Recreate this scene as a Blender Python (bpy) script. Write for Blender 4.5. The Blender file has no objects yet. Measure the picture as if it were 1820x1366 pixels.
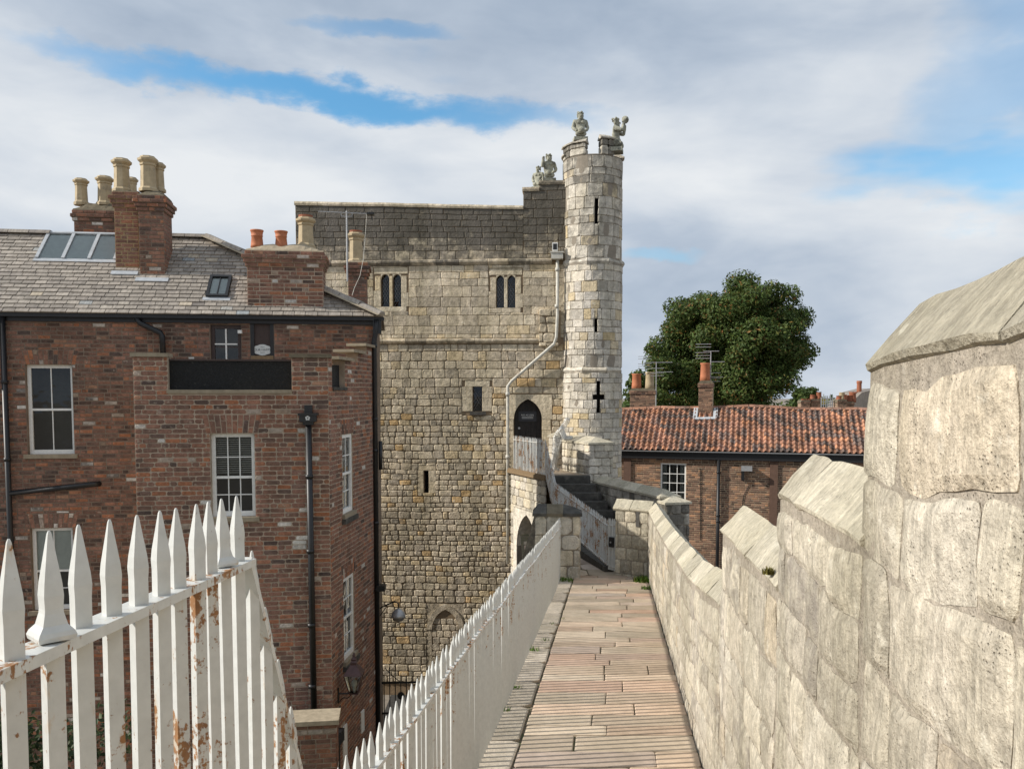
import bpy, math, random
from mathutils import Vector, Matrix, noise as mnoise
R = math.radians
S = bpy.context.scene
C = S.collection
# ------------------------------------------------------------------ camera, world, sun, exposure
EYE = 8.1                      # eye height above the street (metres)
FPX = 1500.0                   # focal length in photo pixels (photo 1820 x 1366)
PITCH = math.atan(93 / FPX)
PPY = 793.0                    # principal point row: the photo is cropped, its horizon lies near row 700
cam = bpy.data.cameras.new('camera'); cam.lens = 36 * FPX / 1820; cam.sensor_width = 36
cam.shift_y = (PPY - 683) / 1820
cam.clip_start = 0.05; cam.clip_end = 3000
camo = bpy.data.objects.new('camera', cam); C.objects.link(camo)
camo.location = (0, 0, EYE); camo.rotation_euler = (math.pi / 2 - PITCH, 0, 0)
S.camera = camo
S.render.engine = 'CYCLES'
S.cycles.use_denoising = True
S.cycles.max_bounces = 6
S.cycles.transparent_max_bounces = 12
S.view_settings.view_transform = 'Standard'; S.view_settings.look = 'None'
S.view_settings.exposure = 0.22; S.view_settings.gamma = 1.0
SUN_AZ, SUN_EL = 8.5, 31.5     # light travels to +X, swinging 8.5 deg away from the camera
sun = bpy.data.lights.new('sun', 'SUN'); sun.energy = 4.5; sun.angle = R(0.53); sun.color = (1, .945, .86)
suno = bpy.data.objects.new('sun', sun); C.objects.link(suno)
_l = Vector((math.cos(R(SUN_AZ)) * math.cos(R(SUN_EL)), math.sin(R(SUN_AZ)) * math.cos(R(SUN_EL)), -math.sin(R(SUN_EL))))
suno.rotation_euler = _l.to_track_quat('-Z', 'Y').to_euler(); suno.location = (-20, -4, 30)

def nd(nt, t, ins=None, **props):
    n = nt.nodes.new('ShaderNode' + t)
    for k, v in props.items(): setattr(n, k, v)
    for k, v in (ins or {}).items():
        s = n.inputs[k]
        if isinstance(v, bpy.types.NodeSocket): nt.links.new(v, s)
        else: s.default_value = v
    return n
def mth(nt, op, a, b=0.0, c=0.0, clamp=False):
    n = nt.nodes.new('ShaderNodeMath'); n.operation = op; n.use_clamp = clamp
    for i, v in enumerate((a, b, c)):
        if isinstance(v, bpy.types.NodeSocket): nt.links.new(v, n.inputs[i])
        else: n.inputs[i].default_value = v
    return n.outputs[0]
def mixc(nt, fac, a, b, mode='MIX'):
    n = nt.nodes.new('ShaderNodeMix'); n.data_type = 'RGBA'; n.blend_type = mode
    for i, v in ((0, fac), (6, a), (7, b)):
        if isinstance(v, bpy.types.NodeSocket): nt.links.new(v, n.inputs[i])
        else: n.inputs[i].default_value = v if i == 0 else (*v[:3], 1)
    return n.outputs[2]
def ramp(nt, fac, stops, interp='LINEAR'):
    n = nt.nodes.new('ShaderNodeValToRGB'); cr = n.color_ramp; cr.interpolation = interp
    while len(cr.elements) < len(stops): cr.elements.new(.5)
    for e, (p, c) in zip(cr.elements, stops):
        e.position = p; e.color = (*c, 1) if len(c) == 3 else c
    nt.links.new(fac, n.inputs[0]); return n.outputs[0]
def sstep(nt, x, lo, hi):
    n = nt.nodes.new('ShaderNodeMapRange'); n.interpolation_type = 'SMOOTHSTEP'
    nt.links.new(x, n.inputs[0])
    for i, v in ((1, lo), (2, hi), (3, 0.), (4, 1.)): n.inputs[i].default_value = v
    return n.outputs[0]

W = bpy.data.worlds.new('World'); S.world = W; W.use_nodes = True
nt = W.node_tree; nt.nodes.clear()
sky = nd(nt, 'TexSky', sky_type='NISHITA', sun_disc=False, sun_elevation=R(SUN_EL), sun_rotation=R(270 - SUN_AZ), altitude=20, air_density=1.0, dust_density=0.6, ozone_density=1.6)
tc = nd(nt, 'TexCoord'); sp = nd(nt, 'SeparateXYZ', {0: tc.outputs['Generated']})
az = mth(nt, 'ARCTAN2', sp.outputs[0], sp.outputs[1]); el = mth(nt, 'ARCSINE', sp.outputs[2])
def cn(sx, sy, off, scale, detail=6, rough=.55, dist=0.0):
    v = nd(nt, 'CombineXYZ', {0: mth(nt, 'MULTIPLY', az, sx), 1: mth(nt, 'MULTIPLY', el, sy), 2: off})
    return nd(nt, 'TexNoise', {'Vector': v.outputs[0], 'Scale': scale, 'Detail': detail, 'Roughness': rough, 'Distortion': dist}).outputs[0]
wob = mth(nt, 'SUBTRACT', cn(1, 2.2, 3.1, 9, 7, .6), .5)
wob2 = mth(nt, 'SUBTRACT', cn(1, 1.6, 7.7, 3.2, 5, .6), .5)
def gap(a0, e0, wa, we, tilt, k1=.05, k2=.06, hard=.55):   # a gap in the cloud sheet: a long torn opening
    da = mth(nt, 'SUBTRACT', az, a0)
    de = mth(nt, 'SUBTRACT', mth(nt, 'SUBTRACT', el, e0), mth(nt, 'MULTIPLY', da, tilt))
    de = mth(nt, 'ADD', de, mth(nt, 'ADD', mth(nt, 'MULTIPLY', wob, k1), mth(nt, 'MULTIPLY', wob2, k2)))
    da = mth(nt, 'ADD', da, mth(nt, 'MULTIPLY', wob2, .25))
    q = mth(nt, 'ADD', mth(nt, 'POWER', mth(nt, 'ABSOLUTE', mth(nt, 'DIVIDE', da, wa)), 2.), mth(nt, 'POWER', mth(nt, 'ABSOLUTE', mth(nt, 'DIVIDE', de, we)), 2.))
    return mth(nt, 'SUBTRACT', 1., sstep(nt, q, 1 - hard, 1 + hard))
g = gap(-.20, .322, .25, .0165, -.055, .075, .045, .97)
g = mth(nt, 'MAXIMUM', g, mth(nt, 'MULTIPLY', gap(-.17, .391, .075, .007, -.02, .04, .03, .99), .6))
g = mth(nt, 'MAXIMUM', g, mth(nt, 'MULTIPLY', gap(.56, .372, .085, .085, .4, .25, .35, .99), .5))
g = mth(nt, 'MAXIMUM', g, mth(nt, 'MULTIPLY', gap(.51, .263, .06, .022, .3, .12, .12, .99), .25))
g = mth(nt, 'MAXIMUM', g, mth(nt, 'MULTIPLY', gap(.15, .155, .05, .007, 0, .05, .03, .98), .4))
big = cn(.9, 2.4, 11.3, 2.6, 5, .5)
g = mth(nt, 'MAXIMUM', g, mth(nt, 'MULTIPLY', sstep(nt, big, .60, .72), .8))
shade = cn(1.1, 3.2, 21.4, 2.6, 5, .5, .4)
shade2 = cn(1, 2.6, 5.5, 7.5, 8, .55, .3)
sh = mth(nt, 'ADD', mth(nt, 'MULTIPLY', shade, .72), mth(nt, 'MULTIPLY', shade2, .28))
white_bank = mth(nt, 'MULTIPLY', mth(nt, 'SUBTRACT', 1., sstep(nt, mth(nt, 'ABSOLUTE', mth(nt, 'SUBTRACT', mth(nt, 'ADD', el, mth(nt, 'MULTIPLY', wob2, .05)), .255)), .02, .12)), .15)
sh = mth(nt, 'ADD', sh, white_bank)
cc = ramp(nt, sh, [(.33, (.315, .385, .485)), (.46, (.41, .475, .565)), (.58, (.535, .585, .65)), (.76, (.70, .725, .75))])
cc10 = mixc(nt, 1., cc, (10, 10, 10), 'MULTIPLY')
blue = mixc(nt, 1., sky.outputs[0], (.82, 1.40, 1.55), 'MULTIPLY')
final = mixc(nt, g, cc10, blue)
bg = nd(nt, 'Background', {0: final, 1: .1})
out = nd(nt, 'OutputWorld'); nt.links.new(bg.outputs[0], out.inputs[0])

# ------------------------------------------------------------------ geometry helpers
def ray(px, py):
    u = (px - 910) / FPX; v = (PPY - py) / FPX
    return Vector((u, math.cos(PITCH) + v * math.sin(PITCH), -math.sin(PITCH) + v * math.cos(PITCH)))
def at(px, py, Y):
    d = ray(px, py); k = Y / d.y
    return Vector((d.x * k, Y, EYE + d.z * k))
class Frame:
    """a vertical plane: u runs right, w up, o outwards (towards the viewer)"""
    def __init__(s, x, y, deg):
        s.o = Vector((x, y, 0)); a = R(deg)
        s.u = Vector((math.cos(a), math.sin(a), 0)); s.n = Vector((math.sin(a), -math.cos(a), 0))
    def __call__(s, u, w, o=0.0): return s.o + s.u * u + s.n * o + Vector((0, 0, w))
    def hit(s, px, py):
        d = ray(px, py); e = Vector((0, 0, EYE))
        k = (s.o - e).dot(s.n) / d.dot(s.n); p = e + d * k
        return (p - s.o).dot(s.u), p.z
    def rect(s, x0, y0, x1, y1):
        """photo box -> (u0,u1,w0,w1) on this plane"""
        um, wm = s.hit((x0 + x1) / 2, y1); _, wt = s.hit((x0 + x1) / 2, y0)
        ua, _ = s.hit(x0, (y0 + y1) / 2); ub, _ = s.hit(x1, (y0 + y1) / 2)
        return ua, ub, wm, wt
class MB:
    def __init__(s): s.v = []; s.f = []; s.t = []
    def add(s, vs, fs, t=(.5, 0, .5)):
        n = len(s.v); s.v += [tuple(p) for p in vs]; s.f += [tuple(i + n for i in f) for f in fs]; s.t += [t] * len(vs); return s
    def box(s, m, u0, u1, w0, w1, o0, o1, t=(.5, 0, .5)):
        vs = [m(u, w, o) for o in (o0, o1) for (u, w) in ((u0, w0), (u1, w0), (u1, w1), (u0, w1))]
        return s.add(vs, [(3, 2, 1, 0), (4, 5, 6, 7), (0, 1, 5, 4), (1, 2, 6, 5), (2, 3, 7, 6), (3, 0, 4, 7)], t)
    def wbox(s, x0, x1, y0, y1, z0, z1, t=(.5, 0, .5)):
        return s.box(lambda u, w, o: Vector((u, -o, w)), x0, x1, z0, z1, -y1, -y0, t)
    def poly(s, m, pts, o0, o1, t=(.5, 0, .5)):
        """prism over a (u,w) polygon (counter-clockwise seen from outside)"""
        n = len(pts); vs = [m(u, w, o0) for u, w in pts] + [m(u, w, o1) for u, w in pts]
        fs = [tuple(range(n - 1, -1, -1)), tuple(range(n, 2 * n))] + [(i, (i + 1) % n, n + (i + 1) % n, n + i) for i in range(n)]
        return s.add(vs, fs, t)
    def tube(s, pts, r, n=8, cap=True, t=(.5, 0, .5)):
        pts = [Vector(p) for p in pts]; rs = r if isinstance(r, (list, tuple)) else [r] * len(pts)
        vs = []; N = len(pts); up = None
        for i, p in enumerate(pts):
            d = (pts[min(i + 1, N - 1)] - pts[max(i - 1, 0)]).normalized()
            if up is None:
                up = Vector((0, 0, 1)) if abs(d.z) < .9 else Vector((1, 0, 0))
            a = d.cross(up).normalized(); b = a.cross(d).normalized(); up = b
            for k in range(n):
                q = 2 * math.pi * k / n
                vs.append(p + (a * math.cos(q) + b * math.sin(q)) * rs[i])
        fs = []
        for i in range(N - 1):
            for k in range(n):
                k2 = (k + 1) % n
                fs.append((i * n + k, i * n + k2, (i + 1) * n + k2, (i + 1) * n + k))
        if cap: fs += [tuple(range(n - 1, -1, -1)), tuple((N - 1) * n + k for k in range(n))]
        return s.add(vs, fs, t)
    def lathe(s, c, prof, n=16, t=(.5, 0, .5), rot=0.0, sx=1, sy=1):
        c = Vector(c); vs = []
        for r, z in prof:
            for k in range(n):
                q = 2 * math.pi * k / n + rot
                vs.append(c + Vector((r * math.cos(q) * sx, r * math.sin(q) * sy, z)))
        fs = []
        for i in range(len(prof) - 1):
            for k in range(n):
                k2 = (k + 1) % n
                fs.append((i * n + k, i * n + k2, (i + 1) * n + k2, (i + 1) * n + k))
        fs += [tuple(range(n - 1, -1, -1)), tuple((len(prof) - 1) * n + k for k in range(n))]
        return s.add(vs, fs, t)
    def obj(s, name, mat, parent=None, kind=None, smooth=False):
        return mesh_obj(name, s.v, s.f, mat, parent, s.t, kind, smooth)
def mesh_obj(name, v, f, mat, parent=None, tints=None, kind=None, smooth=False):
    me = bpy.data.meshes.new(name); me.from_pydata(v, [], f)
    if tints:
        a = me.attributes.new('tint', 'FLOAT_COLOR', 'POINT')
        a.data.foreach_set('color', [x for t in tints for x in (t[0], t[1], t[2], 1.0)])
    if mat: me.materials.append(mat)
    if smooth: me.polygons.foreach_set('use_smooth', [True] * len(me.polygons))
    o = bpy.data.objects.new(name, me); C.objects.link(o)
    adopt(o, parent)
    if kind: o['kind'] = kind
    return o
def adopt(o, parent):
    if parent is not None:
        o.parent = parent
        if parent.type == 'EMPTY': o.matrix_parent_inverse = Matrix.Translation(-parent.location)
def tag(o, label=None, cat=None, group=None, kind=None):
    if label: o['label'] = label
    if cat: o['category'] = cat
    if group: o['group'] = group
    if kind: o['kind'] = kind
    return o
def thing(name, label, cat, loc, group=None):
    o = bpy.data.objects.new(name, None); o.empty_display_size = .2; C.objects.link(o); o.location = loc
    return tag(o, label, cat, group)

# ------------------------------------------------------------------ masonry
def wavy(m, au, aw, f):
    """the plane map m with coursing that wanders, so that joints are not ruled lines"""
    def q(u, w, o=0.0):
        return m(u + au * mnoise.noise(Vector((u * f * .8, w * f * 1.3, 3.3))), w + aw * mnoise.noise(Vector((u * f, w * f * .7, 8.1))), o)
    return q
def subtract(rects, holes, mn=.035):
    out = rects
    for (a0, a1, b0, b1) in holes:
        nx = []
        for (u0, u1, w0, w1) in out:
            if u1 <= a0 or u0 >= a1 or w1 <= b0 or w0 >= b1: nx.append((u0, u1, w0, w1)); continue
            if a0 - u0 > mn: nx.append((u0, a0, w0, w1))
            if u1 - a1 > mn: nx.append((a1, u1, w0, w1))
            m0, m1 = max(u0, a0), min(u1, a1)
            if b0 - w0 > mn: nx.append((m0, m1, w0, b0))
            if w1 - b1 > mn: nx.append((m0, m1, b1, w1))
        out = nx
    return out
def courses(rng, u0, u1, w0, w1, ch, wr, holes=(), bond=None):
    rects = []; w = w1; k = 0
    while w > w0 + .01:
        h = rng.uniform(*ch)
        if w - h < w0 + ch[0] * .5: h = w - w0
        u = u0
        if bond: u = u0 - (bond * .5 if k % 2 else 0) - (bond * .25 if k % 4 == 2 else 0)
        else: u = u0 - rng.uniform(0, wr[1] * .6)
        while u < u1 - .001:
            wd = rng.uniform(*wr) * (h / ((ch[0] + ch[1]) / 2)) ** .4 if not bond else (bond if rng.random() > .22 else bond * .5)
            a, b = max(u, u0), min(u + wd, u1)
            if u1 - b < .05: b = u1
            if b - a > .03: rects.append((a, b, w - h, w))
            u = max(b, u + .02)
        w -= h; k += 1
    return subtract(rects, holes)
def piece(rng, m, rect, gap, depth, bev, bulge, jit, n=8, cut=(.05, .26)):
    u0, u1, w0, w1 = rect; g = gap / 2
    u0 += g; u1 -= g; w0 += g; w1 -= g
    if u1 - u0 < .012 or w1 - w0 < .012: return None
    W_, H_ = u1 - u0, w1 - w0
    j = lambda s=1: rng.uniform(-jit, jit) * s
    if n == 4: pts = [(u0 + j(), w0 + j()), (u1 + j(), w0 + j()), (u1 + j(), w1 + j()), (u0 + j(), w1 + j())]
    else:
        c = min(W_, H_); cs = [c * rng.uniform(*cut) for _ in range(4)]
        pts = [(u0 + cs[0], w0 + j()), (u1 - cs[1], w0 + j()), (u1 + j(), w0 + cs[1]), (u1 + j(), w1 - cs[2]),
               (u1 - cs[2], w1 + j()), (u0 + cs[3], w1 + j()), (u0 + j(), w1 - cs[3]), (u0 + j(), w0 + cs[0])]
    N = len(pts); cu, cw = (u0 + u1) / 2, (w0 + w1) / 2; f = min(.45, bev / max(.02, min(W_, H_) / 2))
    inn = [(p[0] + (cu - p[0]) * (bev / (W_ / 2) if n == 4 else f), p[1] + (cw - p[1]) * (bev / (H_ / 2) if n == 4 else f)) for p in pts]
    vs = [m(p[0], p[1], -depth) for p in pts] + [m(p[0], p[1], 0) for p in pts] + [m(p[0], p[1], bulge + rng.uniform(-.3, .3) * bulge) for p in inn]
    fs = []
    for i in range(N):
        k = (i + 1) % N
        fs += [(i, k, N + k, N + i), (N + i, N + k, 2 * N + k, 2 * N + i)]
    fs.append(tuple(range(2 * N, 3 * N)))
    return [tuple(p) for p in vs], fs
def rough_piece(rng, m, rect, gap, depth, bulge, jit, k=6, amp=.006, sc=9.0):
    """bigger near stone: a k x k grid with a worn outline and an uneven face"""
    u0, u1, w0, w1 = rect; g = gap / 2; u0 += g; u1 -= g; w0 += g; w1 -= g
    if u1 - u0 < .03 or w1 - w0 < .03: return None
    W_, H_ = u1 - u0, w1 - w0; seed = rng.uniform(0, 99); vs = []; c = min(W_, H_) * rng.uniform(.04, .13)
    for j in range(k):
        for i in range(k):
            a, b = i / (k - 1), j / (k - 1); u, w = u0 + W_ * a, w0 + H_ * b
            ea, eb = min(a, 1 - a) * W_, min(b, 1 - b) * H_; e = min(ea, eb)
            if ea < 1e-6: u += jit * 2.2 * mnoise.noise(Vector((a * 3 + seed, w * 9, 1)))
            if eb < 1e-6: w += jit * 2.2 * mnoise.noise(Vector((u * 9, b * 3 + seed, 5)))
            if ea < 1e-6 and eb < 1e-6:
                u += c * .45 * (1 if a < .5 else -1); w += c * .45 * (1 if b < .5 else -1)
            q = mnoise.noise(Vector((u * sc + seed, w * sc * .6, seed)))
            o = bulge * (1 - math.exp(-e * 60)) + q * amp * (1.6 if e > 0 else .5)
            vs.append(m(u, w, o))
    fs = [(j * k + i, j * k + i + 1, (j + 1) * k + i + 1, (j + 1) * k + i) for j in range(k - 1) for i in range(k - 1)]
    ring = [i for i in range(k)] + [j * k + k - 1 for j in range(1, k)] + [(k - 1) * k + i for i in range(k - 2, -1, -1)] + [j * k for j in range(k - 2, 0, -1)]
    n0 = len(vs)
    for q in ring:
        i, j = q % k, q // k
        vs.append(m(u0 + W_ * i / (k - 1), w0 + H_ * j / (k - 1), -depth))
    L = len(ring)
    for i in range(L): fs.append((ring[(i + 1) % L], ring[i], n0 + i, n0 + (i + 1) % L))
    return [tuple(p) for p in vs], fs
def emit(name, pieces, mat, parent, limit=300, work=None, smooth=False):
    """pieces: (size, verts, faces, tint); the largest become objects, the rest one part of kind stuff"""
    pieces = sorted(pieces, key=lambda p: -p[0]); obs = []
    for (_, v, f, t) in pieces[:limit]: obs.append(mesh_obj(name, v, f, mat, parent, [t] * len(v), None, smooth))
    if len(pieces) > limit:
        b = MB()
        for (_, v, f, t) in pieces[limit:]: b.add(v, f, t)
        b.obj(work or name, mat, parent, 'stuff', smooth)
    return obs
def sized(vs):
    n = len(vs); c = Vector((0, 0, 0))
    for p in vs: c += Vector(p)
    c /= n; r = max((Vector(p) - c).length for p in vs)
    return r / max(1.0, (c - Vector((0, 0, EYE))).length)
def lay(rng, m, rects, tintf, gap=.012, depth=.03, bev=.012, bulge=.012, jit=.006, n=8, cut=(.05, .26)):
    out = []
    for r in rects:
        p = piece(rng, m, r, gap, depth, bev, bulge, jit, n, cut)
        if p: out.append((sized(p[0]), p[0], p[1], tintf(rng, (r[0] + r[1]) / 2, (r[2] + r[3]) / 2)))
    return out
def holed(b, m, u0, u1, w0, w1, holes, reveal=.14, o=0.0, back=None):
    """front sheet with real openings and their reveals"""
    us = sorted({u0, u1, *[min(max(h[i], u0), u1) for h in holes for i in (0, 1)]})
    ws = sorted({w0, w1, *[min(max(h[i], w0), w1) for h in holes for i in (2, 3)]})
    for i in range(len(us) - 1):
        for j in range(len(ws) - 1):
            cu, cw = (us[i] + us[i + 1]) / 2, (ws[j] + ws[j + 1]) / 2
            if any(h[0] < cu < h[1] and h[2] < cw < h[3] for h in holes): continue
            b.add([m(us[i], ws[j], o), m(us[i + 1], ws[j], o), m(us[i + 1], ws[j + 1], o), m(us[i], ws[j + 1], o)], [(0, 1, 2, 3)])
    for h in holes:
        a = [(h[0], h[2]), (h[1], h[2]), (h[1], h[3]), (h[0], h[3])]
        for i in range(4):
            p, q = a[i], a[(i + 1) % 4]
            b.add([m(p[0], p[1], o), m(q[0], q[1], o), m(q[0], q[1], o - reveal), m(p[0], p[1], o - reveal)], [(3, 2, 1, 0)])
    return b
# ------------------------------------------------------------------ materials
def newmat(name):
    m = bpy.data.materials.new(name); m.use_nodes = True; t = m.node_tree
    return m, t, t.nodes['Principled BSDF']
def pos(t): return nd(t, 'NewGeometry').outputs['Position']
def nz(t, vec, scale, detail=4, rough=.55, stretch=None, dist=0.0):
    if stretch:
        vec = nd(t, 'VectorMath', {0: vec, 1: stretch}, operation='MULTIPLY').outputs[0]
    return nd(t, 'TexNoise', {'Vector': vec, 'Scale': scale, 'Detail': detail, 'Roughness': rough, 'Distortion': dist}).outputs[0]
def bump(t, bs, h, strength, dist=.01):
    b = nd(t, 'Bump', {'Height': h, 'Strength': strength, 'Distance': dist}); t.links.new(b.outputs[0], bs.inputs['Normal'])
def tinted(name, stops, var=.35, dark=(.045, .042, .04), dk_scale=2.5, light=None, lt_scale=9., rough=.9, scale=14., streak=None, b_str=.5, b_dist=.006, hue=None, b_fine=40., pits=0.0, rot=0.0, stain=0.0, samp=1.3):
    """piece material: tint.r picks the colour, tint.g the weathering, tint.b the brightness"""
    m, t, bs = newmat(name)
    at_ = nd(t, 'Attribute', attribute_name='tint'); sc = nd(t, 'SeparateColor', {0: at_.outputs['Color']})
    p = pos(t)
    base = ramp(t, sc.outputs[0], stops)
    n1 = nz(t, p, scale, 6, .65); n2 = nz(t, p, scale * 4.3, 3, .6)
    v = mth(t, 'ADD', mth(t, 'MULTIPLY', n1, .65), mth(t, 'MULTIPLY', n2, .35))
    lo = mth(t, 'ADD', mth(t, 'MULTIPLY', mth(t, 'SUBTRACT', v, .5), var * 4), 1.)
    br = mth(t, 'MULTIPLY', lo, mth(t, 'ADD', mth(t, 'MULTIPLY', sc.outputs[2], .5), .75))
    col = mixc(t, 1., base, nd(t, 'CombineColor', {0: br, 1: br, 2: br}).outputs[0], 'MULTIPLY')
    if streak:
        pr = nd(t, 'VectorRotate', {'Vector': p, 'Axis': (0, 1, 0), 'Angle': rot}).outputs[0] if rot else p
        pr = nd(t, 'VectorMath', {0: pr, 1: nd(t, 'VectorMath', {0: at_.outputs['Color'], 1: (3.7, 2.9, 5.1)}, operation='MULTIPLY').outputs[0]}, operation='ADD').outputs[0]
        st = nz(t, pr, 1., 4, .6, streak)
        s2 = mth(t, 'ADD', mth(t, 'MULTIPLY', mth(t, 'SUBTRACT', st, .5), samp), 1.)
        col = mixc(t, 1., col, nd(t, 'CombineColor', {0: s2, 1: s2, 2: s2}).outputs[0], 'MULTIPLY')
    if light:
        ln = sstep(t, nz(t, p, lt_scale, 5, .6), .60, .70)
        col = mixc(t, mth(t, 'MULTIPLY', ln, light[3]), col, light[:3])
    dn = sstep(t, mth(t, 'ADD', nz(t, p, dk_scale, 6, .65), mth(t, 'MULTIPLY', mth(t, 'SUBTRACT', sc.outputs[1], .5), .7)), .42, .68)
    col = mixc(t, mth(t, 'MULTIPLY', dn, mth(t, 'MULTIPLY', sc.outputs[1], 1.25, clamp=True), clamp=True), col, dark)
    if stain:
        sn = mth(t, 'ADD', mth(t, 'MULTIPLY', mth(t, 'SUBTRACT', nz(t, p, 1., 5, .6, (1.6, 1.6, .42)), .5), stain * 2), mth(t, 'ADD', 1., mth(t, 'MULTIPLY', mth(t, 'SUBTRACT', nz(t, p, 1., 5, .65, (7., 7., 2.2)), .5), stain)))
        col = mixc(t, 1., col, nd(t, 'CombineColor', {0: sn, 1: sn, 2: mth(t, 'MULTIPLY', sn, mth(t, 'ADD', .85, mth(t, 'MULTIPLY', sn, .15)))}).outputs[0], 'MULTIPLY')
    if pits:
        vo = nd(t, 'TexVoronoi', {'Vector': p, 'Scale': pits}).outputs[0]
        pit = mth(t, 'MULTIPLY', mth(t, 'SUBTRACT', 1., sstep(t, vo, .08, .34)), sstep(t, nz(t, p, 7., 4, .6), .47, .62))
        col = mixc(t, mth(t, 'MULTIPLY', pit, .3), col, dark)
    t.links.new(col, bs.inputs['Base Color']); bs.inputs['Roughness'].default_value = rough
    bs.inputs['Specular IOR Level'].default_value = .2
    h = mth(t, 'ADD', mth(t, 'MULTIPLY', n1, 1.), mth(t, 'MULTIPLY', nz(t, p, b_fine, 4, .65), .5))
    if streak: h = mth(t, 'ADD', h, mth(t, 'MULTIPLY', st, .8))
    if pits:
        h = mth(t, 'SUBTRACT', h, mth(t, 'MULTIPLY', pit, .3))
    bump(t, bs, h, b_str, b_dist)
    return m
def plain(name, col, rough=.7, var=.15, scale=12., spec=.3, metal=0., b=.15, bd=.003, stretch=None, col2=None, lo=.45, hi=.62):
    m, t, bs = newmat(name); p = pos(t); n = nz(t, p, scale, 5, .6, stretch)
    f = mth(t, 'ADD', mth(t, 'MULTIPLY', mth(t, 'SUBTRACT', n, .5), var * 4), 1.)
    c = mixc(t, 1., col, nd(t, 'CombineColor', {0: f, 1: f, 2: f}).outputs[0], 'MULTIPLY')
    if col2: c = mixc(t, sstep(t, nz(t, p, scale * .6, 6, .65), lo, hi), c, col2)
    t.links.new(c, bs.inputs['Base Color']); bs.inputs['Roughness'].default_value = rough
    bs.inputs['Specular IOR Level'].default_value = spec; bs.inputs['Metallic'].default_value = metal
    if b: bump(t, bs, nz(t, p, scale * 3, 5, .6), b, bd)
    return m
M = {}
M['parapet'] = tinted('parapet_limestone', [(0, (.38, .34, .27)), (.3, (.44, .395, .31)), (.6, (.49, .44, .345)), (.85, (.45, .41, .335)), (1, (.48, .405, .295))], var=.55,
                      dark=(.22, .195, .165), dk_scale=9, light=(.68, .63, .52, .65), lt_scale=12, scale=20, streak=(48., 48., 5.), samp=1.0, stain=.55, pits=95., b_str=1., b_dist=.015, b_fine=110)
M['coping'] = tinted('coping_limestone', [(0, (.40, .36, .27)), (.5, (.46, .415, .32)), (1, (.42, .38, .295))], var=.4,
                     dark=(.20, .185, .155), dk_scale=5, light=(.62, .58, .47, .6), lt_scale=9, scale=22, streak=(60., 60., 3.4), samp=1.1, stain=.4, pits=50., rot=R(-45), b_str=1., b_dist=.014, b_fine=90)
M['parapet_mortar'] = tinted('parapet_mortar', [(0, (.33, .29, .23)), (1, (.345, .30, .24))], stain=.5, pits=90., var=.6, dark=(.19, .165, .135), dk_scale=8, light=(.47, .43, .36, .5), lt_scale=20, scale=34, b_str=1., b_dist=.012, b_fine=120)
M['tower'] = tinted('tower_limestone', [(0, (.36, .305, .225)), (.25, (.44, .375, .28)), (.5, (.52, .435, .31)), (.68, (.56, .485, .36)), (.82, (.58, .46, .285)), (.93, (.54, .38, .20)), (1, (.48, .31, .13))],
                    var=.62, dark=(.125, .112, .092), dk_scale=5, light=(.66, .60, .48, .55), lt_scale=9, scale=9, stain=.7, b_str=1., b_dist=.03, b_fine=26)
M['tower_mortar'] = plain('tower_mortar', (.25, .185, .12), .95, .25, 8, .1, b=.6, bd=.01)
M['turret'] = tinted('turret_limestone', [(0, (.33, .30, .25)), (.3, (.47, .43, .36)), (.6, (.54, .495, .415)), (.82, (.54, .475, .36)), (.95, (.52, .42, .26)), (1, (.50, .40, .24))],
                     var=.55, dark=(.14, .128, .108), dk_scale=3.5, light=(.66, .61, .5, .5), lt_scale=9, scale=9, stain=.6, b_str=1., b_dist=.028, b_fine=26)
M['turret_mortar'] = plain('turret_mortar', (.27, .235, .19), .95, .2, 9, .1, b=.5, bd=.01)
M['brick'] = tinted('house_brick', [(0, (.06, .048, .044)), (.16, (.145, .094, .073)), (.42, (.21, .115, .083)), (.68, (.265, .14, .097)), (.86, (.33, .135, .07)), (.93, (.30, .215, .155)), (1, (.58, .55, .50))],
                    var=.6, dark=(.055, .042, .036), dk_scale=5, light=(.46, .38, .30, .5), lt_scale=13, scale=18, stain=.5, b_str=.6, b_dist=.006, b_fine=70)
M['brick_mortar'] = plain('brick_mortar', (.39, .31, .235), .95, .3, 5, .1, b=.5, bd=.006)
M['brick_mortar_dark'] = plain('brick_mortar_dark', (.215, .165, .125), .95, .3, 5, .1, b=.5, bd=.006)
M['brick_mortar_pale'] = plain('brick_mortar_pale', (.40, .30, .17), .95, .2, 8, .1, b=.5, bd=.006)
M['far_brick'] = tinted('far_brick', [(0, (.10, .065, .05)), (.4, (.20, .12, .085)), (.8, (.30, .18, .12)), (1, (.38, .20, .11))], var=.3, dark=(.03, .025, .02), scale=10, b_str=.4, b_dist=.006)
M['far_mortar'] = plain('far_mortar', (.52, .41, .28), .95, .25, 3, .1)
M['slate'] = tinted('roof_slate', [(0, (.25, .22, .19)), (.3, (.30, .265, .225)), (.6, (.335, .295, .25)), (.85, (.36, .32, .27)), (.95, (.44, .37, .27)), (1, (.27, .295, .31))], var=.2,
                    dark=(.13, .115, .11), dk_scale=3, scale=18, rough=.62, b_str=.35, b_dist=.004, b_fine=60, streak=(30., 3., 3.))
M['pantile'] = tinted('clay_pantile', [(0, (.14, .11, .095)), (.2, (.19, .13, .105)), (.5, (.31, .165, .112)), (.8, (.37, .19, .12)), (1, (.46, .22, .12))], stain=.5, var=.4, dark=(.07, .055, .045), dk_scale=4, scale=14,
                      rough=.8, b_str=.3, b_dist=.005)
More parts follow.
